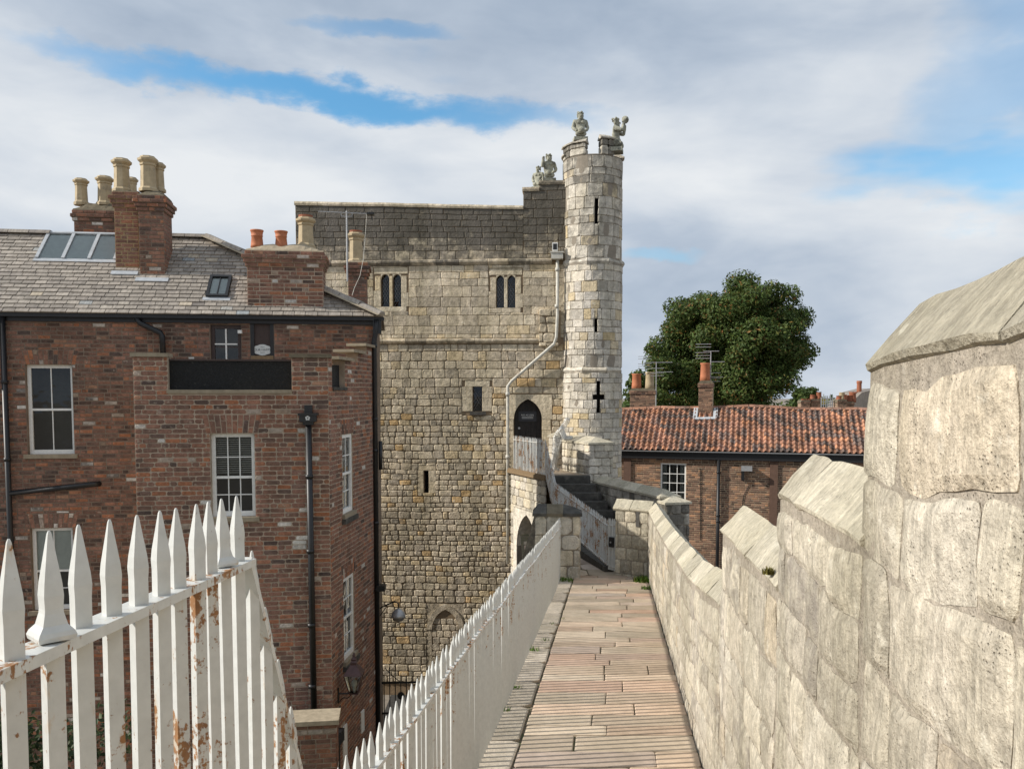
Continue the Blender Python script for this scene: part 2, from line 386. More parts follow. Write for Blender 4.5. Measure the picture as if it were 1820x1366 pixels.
M['flag'] = tinted('flagstone', stain=.3, stops=[(0, (.43, .355, .265)), (.35, (.50, .405, .30)), (.6, (.53, .405, .295)), (.8, (.52, .355, .255)), (1, (.45, .385, .32))], var=.2, dark=(.32, .26, .19), dk_scale=2.2, scale=9,
                   rough=.85, b_str=.5, b_dist=.006, b_fine=45)
M['kerb'] = tinted('kerb_stone', stain=.4, stops=[(0, (.38, .33, .26)), (1, (.47, .405, .32))], var=.35, dark=(.14, .12, .10), dk_scale=5, scale=30, b_str=.8, b_dist=.008, b_fine=70)
M['earth'] = plain('joint_earth', (.19, .155, .11), .95, .3, 14, .1, b=.8, bd=.01, col2=(.10, .11, .055))
def rusty():
    m, t, bs = newmat('rusty_white_paint'); p = pos(t)
    n = nz(t, p, 30, 3, .6); f = mth(t, 'ADD', mth(t, 'MULTIPLY', mth(t, 'SUBTRACT', n, .5), .35), 1.)
    col = mixc(t, 1., (.565, .57, .545), nd(t, 'CombineColor', {0: f, 1: f, 2: f}).outputs[0], 'MULTIPLY')
    at_ = nd(t, 'Attribute', attribute_name='tint'); sc = nd(t, 'SeparateColor', {0: at_.outputs['Color']})
    st = nz(t, p, 1., 6, .7, (24., 24., 7.)); sp_ = nz(t, p, 62, 4, .6); bigp = nz(t, p, 3.3, 3, .55)
    k = mth(t, 'ADD', mth(t, 'MULTIPLY', bigp, .45), mth(t, 'MULTIPLY', sc.outputs[1], .22))
    stain = sstep(t, mth(t, 'ADD', st, mth(t, 'SUBTRACT', k, .315)), .60, .72)
    pit = sstep(t, mth(t, 'ADD', mth(t, 'ADD', mth(t, 'MULTIPLY', sp_, .5), mth(t, 'MULTIPLY', st, .5)), mth(t, 'SUBTRACT', k, .345)), .575, .62)
    dirt = sstep(t, nz(t, p, 1., 4, .6, (9., 9., 2.)), .5, .8)
    col = mixc(t, mth(t, 'MULTIPLY', dirt, .22), col, (.52, .52, .44))
    col = mixc(t, mth(t, 'MULTIPLY', stain, .55), col, (.50, .33, .16))
    col = mixc(t, mth(t, 'MULTIPLY', pit, .92), col, mixc(t, n, (.12, .045, .015), (.42, .19, .05)))
    t.links.new(col, bs.inputs['Base Color'])
    r = mth(t, 'ADD', .42, mth(t, 'MULTIPLY', pit, .5)); t.links.new(r, bs.inputs['Roughness'])
    bump(t, bs, mth(t, 'ADD', mth(t, 'MULTIPLY', nz(t, p, 45, 4, .6), .6), mth(t, 'MULTIPLY', pit, .6)), .35, .003)
    return m
M['rusty'] = rusty()
M['iron'] = plain('black_iron', (.012, .012, .013), .45, .3, 20, .5, b=.2)
M['black_mesh'] = plain('black_screen', (.012, .012, .012), .6, .9, 45, .4, b=1., bd=.02, col2=(.05, .048, .04), lo=.60, hi=.68)
M['white'] = plain('white_joinery', (.80, .79, .75), .5, .1, 25, .4, b=.1)
M['brown'] = plain('brown_joinery', (.055, .034, .028), .5, .25, 10, .4, b=.2, stretch=(6, 6, 1))
M['oak'] = plain('dark_oak', (.030, .026, .024), .7, .5, 6, .3, b=.5, bd=.006, stretch=(9, 9, .8))
M['timber'] = plain('worn_timber', (.22, .155, .09), .8, .4, 6, .2, b=.4, stretch=(2, 8, 8))
M['sill'] = plain('sandstone_sill', (.30, .25, .18), .9, .25, 9, .2, b=.4)
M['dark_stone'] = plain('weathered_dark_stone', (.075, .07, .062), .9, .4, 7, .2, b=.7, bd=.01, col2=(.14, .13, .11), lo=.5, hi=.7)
M['lead'] = plain('lead_sheet', (.42, .44, .46), .55, .2, 9, .4, b=.2)
M['cement'] = plain('cement', (.36, .30, .215), .95, .25, 9, .1, b=.6, bd=.008)
M['cement_dark'] = plain('mossy_cement', (.16, .135, .095), .95, .35, 9, .1, b=.7, bd=.01)
M['buff'] = plain('buff_terracotta', (.44, .35, .22), .7, .25, 6, .3, b=.2, col2=(.22, .18, .13), lo=.55, hi=.75)
M['orange'] = plain('orange_terracotta', (.46, .17, .085), .7, .2, 8, .3, b=.15)
M['redpot'] = plain('red_terracotta', (.30, .11, .06), .75, .3, 5, .3, b=.15)
M['pipe_white'] = plain('weathered_white_pipe', (.52, .50, .44), .6, .25, 9, .3, b=.2, col2=(.30, .24, .18), lo=.58, hi=.72)
M['alu'] = plain('grey_metal', (.42, .42, .42), .45, .15, 20, .5, metal=.6, b=0)
M['wire'] = plain('silver_wire', (.62, .62, .60), .35, .1, 20, .5, metal=.7, b=0)
M['statue'] = plain('carved_stone', (.34, .335, .27), .95, .35, 9, .1, b=.8, bd=.012, col2=(.15, .145, .12), lo=.5, hi=.66)
M['asphalt'] = plain('asphalt', (.055, .053, .05), .9, .25, 8, .2, b=.4)
M['paving'] = plain('street_paving', (.24, .21, .175), .9, .25, 4, .2, b=.4)
M['grass_bank'] = plain('rough_grass', (.05, .085, .025), .95, .5, 6, .1, b=.9, bd=.05, col2=(.09, .075, .04))
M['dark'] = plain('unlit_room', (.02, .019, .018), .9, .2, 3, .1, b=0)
M['room'] = plain('dim_room_wall', (.10, .095, .085), .9, .2, 3, .1, b=0)
M['blind'] = plain('window_blind', (.62, .62, .58), .8, .1, 10, .2, b=0)
M['curtain'] = plain('curtain', (.40, .40, .37), .9, .3, 1., .1, b=.4, stretch=(30, 30, .5))
M['yellow'] = plain('yellow_sheet', (.55, .42, .04), .6, .1, 9, .3, b=0)
M['letter'] = plain('pale_lettering', (.62, .62, .60), .6, .05, 9, .3, b=0)
M['dark_letter'] = plain('dark_lettering', (.05, .055, .06), .6, .05, 9, .3, b=0)
M['plaque'] = plain('enamel_plaque', (.62, .64, .62), .5, .2, 60, .4, b=.2)
M['blackboard'] = plain('black_notice', (.018, .018, .022), .4, .1, 9, .5, b=0)
M['copper'] = plain('brown_copper', (.085, .045, .042), .5, .3, 14, .5, metal=.3, b=.2)
M['bark'] = plain('bark', (.06, .05, .04), .95, .4, 6, .1, b=.9, bd=.03, stretch=(1, 1, .3))
M['cloth'] = plain('wrapped_fibre', (.20, .19, .17), .95, .4, 8, .1, b=.6)
def glass():
    m, t, bs = newmat('window_glass'); o = t.nodes['Material Output']
    fr = nd(t, 'Fresnel', {0: 1.5}); tr = nd(t, 'BsdfTransparent', {0: (.80, .84, .83, 1)}); gl = nd(t, 'BsdfGlossy', {0: (.9, .92, .95, 1), 'Roughness': .03})
    bump_ = nd(t, 'Bump', {'Height': nz(t, pos(t), 2.5, 2, .5), 'Strength': .08, 'Distance': .05}); t.links.new(bump_.outputs[0], gl.inputs['Normal'])
    mx = nd(t, 'MixShader', {0: mth(t, 'ADD', mth(t, 'MULTIPLY', fr.outputs[0], 1.2), .0, clamp=True), 1: tr.outputs[0], 2: gl.outputs[0]}); t.links.new(mx.outputs[0], o.inputs[0])
    return m
M['glass'] = glass()
def foliage(name, cols, trans=.3):
    m, t, bs = newmat(name); o = t.nodes['Material Output']
    at_ = nd(t, 'Attribute', attribute_name='tint'); sc = nd(t, 'SeparateColor', {0: at_.outputs['Color']})
    c = ramp(t, sc.outputs[0], cols); f = mth(t, 'ADD', mth(t, 'MULTIPLY', sc.outputs[2], .8), .6)
    c = mixc(t, 1., c, nd(t, 'CombineColor', {0: f, 1: f, 2: f}).outputs[0], 'MULTIPLY')
    t.links.new(c, bs.inputs['Base Color']); bs.inputs['Roughness'].default_value = .55; bs.inputs['Specular IOR Level'].default_value = .25
    tl = nd(t, 'BsdfTranslucent', {0: c}); mx = nd(t, 'MixShader', {0: trans, 1: bs.outputs[0], 2: tl.outputs[0]}); t.links.new(mx.outputs[0], o.inputs[0])
    return m
M['leaf'] = foliage('chestnut_leaf', [(0, (.055, .09, .022)), (.5, (.08, .125, .03)), (.8, (.115, .135, .034)), (.92, (.17, .115, .03)), (1, (.24, .11, .035))], .3)
M['leaf2'] = foliage('fresh_leaf', [(0, (.045, .075, .02)), (.6, (.07, .11, .025)), (1, (.12, .14, .03))])
M['ivy'] = foliage('ivy_leaf', [(0, (.028, .045, .018)), (.6, (.05, .075, .03)), (.9, (.08, .10, .045)), (1, (.16, .17, .08))])
M['blade'] = foliage('grass_blade', [(0, (.07, .14, .02)), (.7, (.12, .22, .03)), (1, (.22, .22, .06))], .35)
M['moss'] = foliage('moss_leaf', [(0, (.10, .085, .02)), (1, (.22, .19, .05))], .2)
def text_obj(name, s, size, mat, parent, m, u, w, o):
    """flat lettering laid on a plane map m(u,w,o), centred at u,w"""
    cu = bpy.data.curves.new('lettering', 'FONT'); cu.body = s; cu.size = size; cu.align_x = 'CENTER'; cu.align_y = 'CENTER'; cu.extrude = .0006
    ob = bpy.data.objects.new('lettering', cu); C.objects.link(ob)
    me = bpy.data.meshes.new_from_object(ob.evaluated_get(bpy.context.evaluated_depsgraph_get()))
    vs = [tuple(m(u + v.co.x, w + v.co.y, o + v.co.z)) for v in me.vertices]; fs = [tuple(p.vertices) for p in me.polygons]
    bpy.data.objects.remove(ob); bpy.data.meshes.remove(me)
    return mesh_obj(name, vs, fs, mat, parent)
# ------------------------------------------------------------------ ground, walkway
SH = 110 / FPX
def pz(d): return EYE - 2.125 - .076 * d
def xf(d): return -.905 + .12 * d            # the railing line
def xw(d): return .637 + .12 * d             # the foot of the parapet
b = MB(); n = 64
b.add([(0, 0, 0)] + [(1500 * math.cos(2 * math.pi * i / n), 1500 * math.sin(2 * math.pi * i / n), 0) for i in range(n)], [(0, 1 + i, 1 + (i + 1) % n) for i in range(n)])
street = b.obj('street', M['paving']); tag(street, 'paved street at the foot of the stone gatehouse', 'street', kind='structure')
rng = random.Random(11)
b = MB()
for i in range(24):
    a, c = 2.95 + i * .5, 2.95 + (i + 1) * .5
    a, c = min(a, 14.8), min(c, 14.8)
    if c - a < .01: continue
    b.add([(xf(a) - .16, a, pz(a) - .012), (xw(a) + .05, a, pz(a) - .012), (xw(c) + .05, c, pz(c) - .012), (xf(c) - .16, c, pz(c) - .012)], [(0, 1, 2, 3)])
walkway = tag(b.obj('walkway', M['earth']), 'sloping flagstone walkway along the top of the city wall', 'walkway', kind='structure')
def mflag(c, d, o): return Vector((xf(d) + c, d, pz(d) + o))
pcs = []; d = 2.95
while d < 14.75:
    h = rng.uniform(.20, .40); h = min(h, 14.8 - d); c = .232
    while c < 1.535:
        wd = rng.uniform(.35, 1.0)
        e = c + wd
        if 1.535 - e < .22: e = 1.535
        tilt = rng.uniform(-.002, .0035)
        p = piece(rng, lambda u, w, o: mflag(u, w, o + tilt), (c, e, d, d + h), rng.uniform(.006, .014), .03, .006, .003, .004, 8, (.01, .06))
        pcs.append((sized(p[0]), p[0], p[1], (rng.random(), rng.uniform(.1, .5), rng.random()))); c = e
    d += h
emit('flagstone', pcs, M['flag'], walkway)
pcs = []; d = 2.95
while d < 14.6:
    h = min(rng.uniform(.45, .95), 14.75 - d)
    p = piece(rng, lambda u, w, o: mflag(u, w, o + .012), (-.13, .225, d, d + h), .012, .05, .012, .006, .008, 8)
    pcs.append((sized(p[0]), p[0], p[1], (rng.random(), rng.uniform(.15, .5), rng.random()))); d += h
emit('kerb_stone', pcs, M['kerb'], walkway)
# level landing beyond the slope
LZ = EYE - 3.265
b = MB(); b.add([(.2, 14.8, LZ - .012), (3.4, 14.8, LZ - .012), (3.0, 19.6, LZ - .012), (.2, 19.6, LZ - .012)], [(0, 1, 2, 3)])
landing = tag(b.obj('landing', M['earth']), 'level flagstone landing below the stairs', 'landing', kind='structure')
pcs = []
for r in courses(rng, .25, 3.0, 14.82, 18.6, (.4, .6), (.5, .9)):
    p = piece(rng, lambda u, w, o: Vector((u, w, LZ + o)), r, .012, .03, .006, .004, .006, 8)
    pcs.append((sized(p[0]), p[0], p[1], (rng.random(), rng.uniform(.2, .5), rng.random() * .6)))
emit('flagstone', pcs, M['flag'], landing)
# raised stance of the viewer with steps down to the slope
b = MB(); b.wbox(-.74, .60, -3.0, 2.05, EYE - 6, EYE - 1.6)
for i in range(4): b.wbox(-.66 + .02 * i, .84 + .02 * i, 2.05 + .23 * i, 2.05 + .23 * (i + 1), EYE - 6, EYE - 1.6 - .175 * (i + 1))
tag(b.obj('upper_walkway', M['flag']), 'raised flagstone landing at the head of the sloping walkway', 'walkway', kind='structure')
# bank on the inner side
b = MB(); nx, ny = 26, 40
for j in range(ny + 1):
    for i in range(nx + 1):
        x = -.55 - 5.2 * i / nx; y = -6 + 20 * j / ny
        k = min(1, max(0, (-.55 - x) / 4.2)); z = (EYE - 4.4) * (1 - k) ** 1.3 + .03 + .25 * mnoise.noise(Vector((x * .8, y * .8, 2)))
        z = max(.02, z * (1 if y < 8.5 else max(0, 1 - (y - 8.5) / 4)))
        b.v.append((x + .12 * max(0, y) * (1 - k), y, z)); b.t.append((.5, 0, .5))
for j in range(ny):
    for i in range(nx):
        q = j * (nx + 1) + i; b.f.append((q + 1, q, q + nx + 1, q + nx + 2))
tag(b.obj('bank', M['grass_bank'], smooth=True), 'rough grass bank inside the city wall', 'bank', kind='structure')
# ------------------------------------------------------------------ parapet / city wall
wall = thing('city_wall', 'sunlit pale limestone parapet wall stepping down beside the flagstone walkway', 'wall', (xw(6), 6, 0))
def lerp_pts(pts, d):
    for (a, za), (c, zc) in zip(pts, pts[1:]):
        if d <= c: break
    return EYE + za + (zc - za) * (d - a) / (c - a) + SH * d
SEG = [[(-1.8, .345), (2.11, -.087)], [(2.11, -.53), (3.2, -.62)], [(3.2, -.98), (4.85, -1.148)],
       [(4.85, -1.586), (6.76, -2.0), (9.62, -2.457), (12.2, -2.82), (14.8, -3.146)]]
WN = Vector((-.993, .119, 0))
rng = random.Random(5); pcs = []; cop = []; core = MB()
for si, pts in enumerate(SEG):
    d0, d1 = pts[0][0], pts[-1][0]
    ev = lambda d, pts=pts: lerp_pts(pts, d)
    def mp(u, w, o, ev=ev): return Vector((xw(-u), -u, ev(-u) + w)) + WN * o
    mpw = wavy(mp, .05, .035, 2.6)
    dep = max(ev(d) - (pz(d) if d > 2.1 else EYE - 1.6) for d in (d0, d1)) + .12
    for r in courses(rng, -d1, -d0, -dep, -.05, (.13, .29), (.16, .55)):
        dm = -(r[0] + r[1]) / 2
        if ev(dm) + r[3] < (pz(dm) if dm > 2.1 else EYE - 1.62): continue
        if dm < .2: continue
        k = 8 if dm < 4 else (6 if dm < 8 else 4)
        p = rough_piece(rng, mpw, r, rng.uniform(.006, .018), .03, .009, .009, k, .010 if dm < 5 else .007)
        if p: pcs.append((sized(p[0]), p[0], p[1], (rng.random(), rng.choice((.1, .2, .3, .55)), rng.uniform(.3, .75))))
    N = 12 if si == 3 else 3
    for i in range(N):
        a, c = d0 + (d1 - d0) * i / N, d0 + (d1 - d0) * (i + 1) / N
        vs = []
        for dd in (a, c):
            for o in (-.25, -.003):
                for z in (pz(dd) - .6, ev(dd) + .02): vs.append(Vector((xw(dd), dd, z)) + WN * o)
        core.add(vs, [(0, 1, 3, 2), (4, 6, 7, 5), (1, 5, 7, 3), (2, 3, 7, 6), (0, 4, 5, 1)])
    # coping stones
    d = d0
    while d < d1 - .02:
        L = rng.uniform(.42, .8) if d < 5 else rng.uniform(.5, .9)
        e = d + L
        if d1 - e < .25: e = d1
        CS = [(-.006, -.008), (.006, -.002), (.012, .014), (-.045, .085), (-.115, .16), (-.19, .098), (-.265, .03), (-.262, -.02)]
        ns = 7 if d < 5 else 4; vs = []; sd = rng.uniform(0, 50); g = .004
        for i in range(ns + 1):
            dd = (d + g) + (e - d - 2 * g) * i / ns
            for j, (o, h) in enumerate(CS):
                q = mnoise.noise(Vector((dd * 4, j * .9, sd))) * .012 + mnoise.noise(Vector((dd * 15, j * 2.1, sd))) * .005
                edge = -.008 if i in (0, ns) else 0
                vs.append(Vector((xw(dd), dd, ev(dd) + h + q * .7 + edge)) + WN * (o + q))
        m_ = len(CS); fs = [(i * m_ + j, i * m_ + j + 1, (i + 1) * m_ + j + 1, (i + 1) * m_ + j) for i in range(ns) for j in range(m_ - 1)]
        fs += [(i * m_ + m_ - 1, i * m_, (i + 1) * m_, (i + 1) * m_ + m_ - 1) for i in range(ns)]
        fs += [tuple(range(m_ - 1, -1, -1)), tuple(ns * m_ + j for j in range(m_))]
        vs = [tuple(p) for p in vs]
        cop.append((sized(vs), vs, fs, (rng.random(), rng.uniform(.1, .4), rng.random()))); d = e
core.obj('mortar_core', M['parapet_mortar'], wall)
emit('stone', pcs, M['parapet'], wall)
emit('coping_stone', cop, M['coping'], wall)
# solid wall body below the walk
b = MB()
for i in range(24):
    a, c = 2.0 + i * .54, 2.0 + (i + 1) * .54; c = min(c, 14.9); vs = []
    for dd in (a, c):
        for x in (xf(dd) - .17, xw(dd) + .26):
            for z in (.0, pz(dd) - .03): vs.append((x, dd, z))
    b.add(vs, [(0, 1, 3, 2), (4, 6, 7, 5), (1, 5, 7, 3), (2, 3, 7, 6), (0, 4, 5, 1)])
b.obj('wall_body', M['tower_mortar'], wall)
# ------------------------------------------------------------------ white railing
fence = thing('railing', 'white spiked iron railing with rust stains along the walkway edge', 'railing', (xf(6), 6, pz(6)))
def picket_mesh(name, H, foot=False, rail=.15, s=.0125, rust=0.0):
    """square bar set diagonally, drawn to a blunt point; origin at the ground"""
    hr = H - rail
    prof = [(s, 0), (s, hr), (s * 1.0, hr + rail * .30), (s * 1.08, hr + rail * .42), (s * .96, hr + rail * .54), (s * .22, hr + rail * .97), (s * .10, H)]
    if foot: prof[2:2] = [(s * 2.0, hr + .004), (s * 2.1, hr + .010), (s * 1.9, hr + .016), (s * 1.35, hr + .024), (s * 1.04, hr + .04)]
    vs = []; fs = []
    for (r, z) in prof:
        for k in range(4):
            q = math.pi / 2 * k; vs.append((r * 1.414 * math.cos(q), r * 1.414 * math.sin(q), z))
    for i in range(len(prof) - 1):
        for k in range(4): fs.append((i * 4 + k, i * 4 + (k + 1) % 4, (i + 1) * 4 + (k + 1) % 4, (i + 1) * 4 + k))
    fs.append(tuple((len(prof) - 1) * 4 + k for k in range(4)))
    me = bpy.data.meshes.new(name); me.from_pydata(vs, [], fs); me.materials.append(M['rusty'])
    a = me.attributes.new('tint', 'FLOAT_COLOR', 'POINT')
    a.data.foreach_set('color', [x for (vx, vy, vz) in vs for x in (.5, max(rust, max(0, 1 - abs(vz - hr) / .12) * .6), .5, 1)])
    return me
def put(me, name, x, y, z, rz, parent):
    o = bpy.data.objects.new(name, me); C.objects.link(o); o.location = (x, y, z); o.rotation_euler = (rng.uniform(-.006, .006), rng.uniform(-.006, .006), rz); adopt(o, parent); return o
def ribbon(b, pts, hw, th, t=(.5, .75, .5)):
    """flat bar along pts, hw half width, th thickness"""
    vs = []; N = len(pts)
    for i, p in enumerate(pts):
        dv = (Vector(pts[min(i + 1, N - 1)]) - Vector(pts[max(i - 1, 0)])).normalized()
        s_ = dv.cross(Vector((0, 0, 1))).normalized(); up = s_.cross(dv).normalized()
        for (a, c) in ((-1, 0), (1, 0), (1, -1), (-1, -1)): vs.append(Vector(p) + s_ * hw * a + up * th * c)
    fs = [(i * 4 + k, i * 4 + (k + 1) % 4, (i + 1) * 4 + (k + 1) % 4, (i + 1) * 4 + k) for i in range(N - 1) for k in range(4)]
    fs += [(3, 2, 1, 0), tuple((N - 1) * 4 + k for k in range(4))]
    return b.add(vs, fs, t)
rng = random.Random(3)
P110, P110f = picket_mesh('picket', 1.085, False, .135, .0105), picket_mesh('picket', 1.085, True, .135, .0105)
d = 2.56; i = 0
while d < 14.45:
    wob_ = .004 * math.sin(d * 2.1)
    put(P110f if i % 12 == 5 else P110, 'picket', xf(d) + wob_, d, pz(d) + .012 + rng.uniform(-.006, .006), R(-6.8) + rng.uniform(-.06, .06), fence)
    d += .092; i += 1
b = MB(); pts = [(xf(2.5 + k * .4) + .004 * math.sin((2.5 + k * .4) * 2.1), 2.5 + k * .4, pz(2.5 + k * .4) + .955 + .004 * math.sin(k * 1.7)) for k in range(31)]
ribbon(b, [p for p in pts if p[1] < 14.55], .024, .016); b.obj('rail', M['rusty'], fence)
# upper stretch beside the viewer
def zl(d): return EYE - .425 - .135 * (d - 1.15) + SH * d
P130, P130f = picket_mesh('picket', 1.33, False, .153, .0118, .40), picket_mesh('picket', 1.33, True, .153, .0118, .40)
d = 1.143 - .0903 * 8; i = 0
while d < 1.99:
    put(P130f if i % 8 == 0 else P130, 'picket', -.64, d, zl(d) + .153 - 1.33, rng.uniform(-.05, .05), fence); d += .0903; i += 1
A, B = Vector((-.64, 2.0, zl(2.0))), Vector((-.605, 2.50, pz(2.5) + .955))
b = MB(); ribbon(b, [(-.64, .30, zl(.30)), (-.64, 1.2, zl(1.2)), (-.64, 2.005, zl(2.005))], .026, .017); b.obj('rail', M['rusty'], fence)
b = MB(); ribbon(b, [A + (B - A) * -.005, A + (B - A) * .5, B + (B - A) * .02], .020, .016); b.obj('rail', M['rusty'], fence)
for k in range(6):
    q = A + (B - A) * ((k + .45) / 6)
    put(P130, 'picket', q.x, q.y, q.z + .085 - 1.33, rng.uniform(-.05, .05), fence)
b = MB(); ribbon(b, [(-.64, .30, EYE - 1.5), (-.64, 2.04, EYE - 1.56)], .024, .016); b.obj('bottom_rail', M['rusty'], fence)
# ------------------------------------------------------------------ weeds
def tuft(name, label, cat, p, n, h, spread, mat, grp, seed):
    rg = random.Random(seed); bb = MB(); p = Vector(p)
    for _ in range(n):
        a = rg.uniform(0, 6.28); r = spread * rg.random() ** .6; q = p + Vector((r * math.cos(a), r * math.sin(a), -.004)); le = rg.uniform(0, 6.28)
        hh = h * rg.uniform(.5, 1.1); w = h * rg.uniform(.05, .10); ln = Vector((math.cos(le), math.sin(le), 0)); sd = Vector((-ln.y, ln.x, 0))
        m1 = q + ln * hh * .18 + Vector((0, 0, hh * .6)); tp = q + ln * hh * rg.uniform(.3, .7) + Vector((0, 0, hh * rg.uniform(.75, 1)))
        bb.add([q - sd * w, q + sd * w, m1 + sd * w * .8, m1 - sd * w * .8, tp], [(0, 1, 2, 3), (3, 2, 4)], (rg.random(), 0, rg.random()))
    return tag(bb.obj(name, mat), label, cat, grp)
i = 0
for (px, py, n, h, sp_) in [(968, 1140, 26, .05, .05), (950, 1158, 30, .06, .06), (917, 1226, 30, .05, .05), (897, 1266, 30, .05, .05), (982, 1110, 16, .04, .04), (1000, 1100, 12, .03, .03)]:
    # solve ray / slope plane
    r_ = ray(px, py); k = (-2.125) / (r_.z + .076 * r_.y); q = Vector((0, 0, EYE)) + r_ * k
    tuft('weed', 'small green weed growing from a kerb joint under the railing', 'weed', q + Vector((0, 0, .01)), n, h, sp_, M['blade'], 'weeds in the kerb joints', 40 + i); i += 1
tuft('grass_clump', 'bright green grass clump at the sunlit inner corner of the parapet wall', 'grass', (xw(14.3) - .10, 14.3, pz(14.3)), 260, .12, .17, M['blade'], None, 71)
tuft('grass_clump', 'green grass clump between the stone pier and the end of the railing', 'grass', (xf(14.5) + .06, 14.35, pz(14.4)), 180, .09, .15, M['blade'], None, 72)
tuft('grass_clump', 'thin trail of grass along the parapet foot near the shaded corner', 'grass', (xw(13.5) - .05, 13.5, pz(13.5)), 120, .07, .12, M['blade'], None, 73)
tuft('moss_cushion', 'yellow green moss cushion in the step of the parapet coping', 'moss', (xw(3.3) - .012, 3.32, EYE - 1.0 + .045 + SH * 3.32), 90, .035, .022, M['moss'], None, 74)
# ------------------------------------------------------------------ gatehouse tower
T = Frame(1.29, 22.0, -4)
tower = thing('gatehouse_tower', 'tall medieval limestone gatehouse with round corner turret and dark weathered top', 'tower', (-2, 24, 0))
rng = random.Random(21)
def arc(u0, u1, ws, wt, n=8):
    a = (u1 - u0) / 2; h = wt - ws; Rr = (a * a + h * h) / (2 * a); m = (u0 + u1) / 2
    e = math.acos(max(-1, min(1, (a - Rr) / Rr)))
    return [(u0 + Rr + Rr * math.cos(math.pi - (math.pi - e) * i / n), ws + Rr * math.sin((math.pi - e) * i / n)) for i in range(n + 1)]
def mirror(pts, m): return [(2 * m - u, w) for u, w in reversed(pts)]
wS1 = T.hit(800, 466)[1]; wS2 = T.hit(800, 606)[1]
uL, uR = T.hit(527, 500)[0], .55
wTL, wTR = T.hit(527, 358)[1], T.hit(928, 366)[1]; uB = T.hit(930, 400)[0]
uB2 = T.hit(959, 350)[0]
wB1, wB2 = T.hit(945, 333)[1], T.hit(975, 322)[1]
def top_at(u): return wTL + (wTR - wTL) * (u - uL) / (uB - uL)
H0 = wTL - wS1
def mA(u, w, o=0):
    u += .02 * mnoise.noise(Vector((u * 1.7, w * 2.1, 4))); w += .016 * mnoise.noise(Vector((u * 1.6, w * 1.2, 9)))
    return T(u, wS1 + (w - wS1) * (top_at(min(u, uB)) - wS1) / H0, o)
pairs = []
for (a, c) in (((677, 487, 692, 545), (698, 487, 713, 545)), ((882, 489, 896, 547), (902, 489, 916, 547))):
    pairs.append((T.rect(*a), T.rect(*c)))
small = T.rect(840, 687, 857, 731); slit = T.rect(753, 836, 762, 876)
door = T.rect(913, 709, 963, 842); blind = T.rect(768, 1082, 816, 1246)
drs = []; stones = []; lights = []
def dress(rect, tint=None, gap=.008, bulge=.006):
    p = piece(rng, T, rect, gap, .03, .008, bulge, .003, 4)
    if p: drs.append((sized(p[0]), p[0], p[1], tint or (rng.uniform(.5, .8), rng.uniform(.1, .35), rng.uniform(.4, .9))))
holesS = []; holesC = []
for (l1, l2) in pairs:
    holesC += [l1, l2]; x0, x1 = l1[0] - .2, l2[1] + .2; y0, y1 = l1[2] - .13, l1[3] + .17
    holesS.append((x0, x1, y0, y1))
    dress((x0 + .06, x1 - .06, y0, l1[2])); dress((x0, l1[0], l1[2], l1[2] + .42)); dress((x0 + .05, l1[0], l1[2] + .42, l1[3] - .05)); dress((l2[1], x1, l1[2], l1[2] + .36)); dress((l2[1], x1 - .05, l1[2] + .36, l1[3] - .05))
    dress((l1[1], l2[0], l1[2], l1[3] - .05))
    for (u0, u1, w0, w1) in (l1, l2):
        a_ = arc(u0, u1, w1 - .13, w1); m_ = (u0 + u1) / 2; bb = MB()
        for side in (0, 1):
            pts = [(u0, w1 - .13)] + a_[1:] + [(m_, w1 + .001), (u0, w1 + .001)]
            if side: pts = mirror(pts, m_)
            bb.poly(T, pts, -.12, .004, (.65, .2, .6))
        drs.append((.004, bb.v, bb.f, (.65, .2, .6)))
    dress((x0 + .02, x1 - .02, l1[3], y1), (.7, .2, .7)); dress((x0, x0 + .06, y0, l1[2]));
for (u0, u1, w0, w1) in (small,):
    holesC.append(small); holesS.append((u0 - .28, u1 + .26, w0 - .1, w1 + .16))
    dress((u0 - .28, u0, w0, w0 + .36)); dress((u0 - .17, u0, w0 + .36, w1)); dress((u1, u1 + .26, w0, w0 + .34)); dress((u1, u1 + .18, w0 + .34, w1)); dress((u0 - .2, u1 + .2, w1, w1 + .16)); dress((u0 - .28, u0 - .17, w0 + .36, w1)); dress((u1 + .18, u1 + .26, w0 + .34, w1))
    bb = MB(); bb.box(T, u0 - .07, u1 + .1, w0 - .09, w0 - .005, -.1, .07); bb.obj('sill', M['dark_stone'], tower)
for (u0, u1, w0, w1) in (slit,):
    holesC.append(slit); holesS.append((u0 - .16, u1 + .19, w0, w1 + .15)); dress((u0 - .16, u0, w0, w1)); dress((u1, u1 + .19, w0, w0 + .3)); dress((u1, u1 + .19, w0 + .3, w1)); dress((u0 - .16, u1 + .19, w1, w1 + .15))
u0, u1, w0, w1 = door; m_ = (u0 + u1) / 2; ws = w1 - .52
holesC.append(door); holesS.append((u0 - .12, u1 + .26, w0, w1 + .12))
for (a, c) in ((w0, w0 + .45), (w0 + .45, w0 + .8), (w0 + .8, w0 + 1.15), (w0 + 1.15, ws)):
    if c - a > .05: dress((u0 - .12, u0, a, c), (.55, .1, .8)); dress((u1, u1 + rng.uniform(.18, .26), a, c), (.72, .1, .7))
a_ = arc(u0, u1, ws, w1)
for side in (0, 1):
    e0 = u0 - .12 if not side else u1 + .26
    pts = [(u0 - (.12 if not side else .26), ws)] + a_ + [(m_ - .003, w1 + .12), (u0 - (.12 if not side else .26), w1 + .12)]
    if side: pts = mirror(pts, m_)
    bb = MB(); bb.poly(T, pts, -.14, .012, (.6, .15, .9)); drs.append((.02, bb.v, bb.f, (.6, .15, .85)))
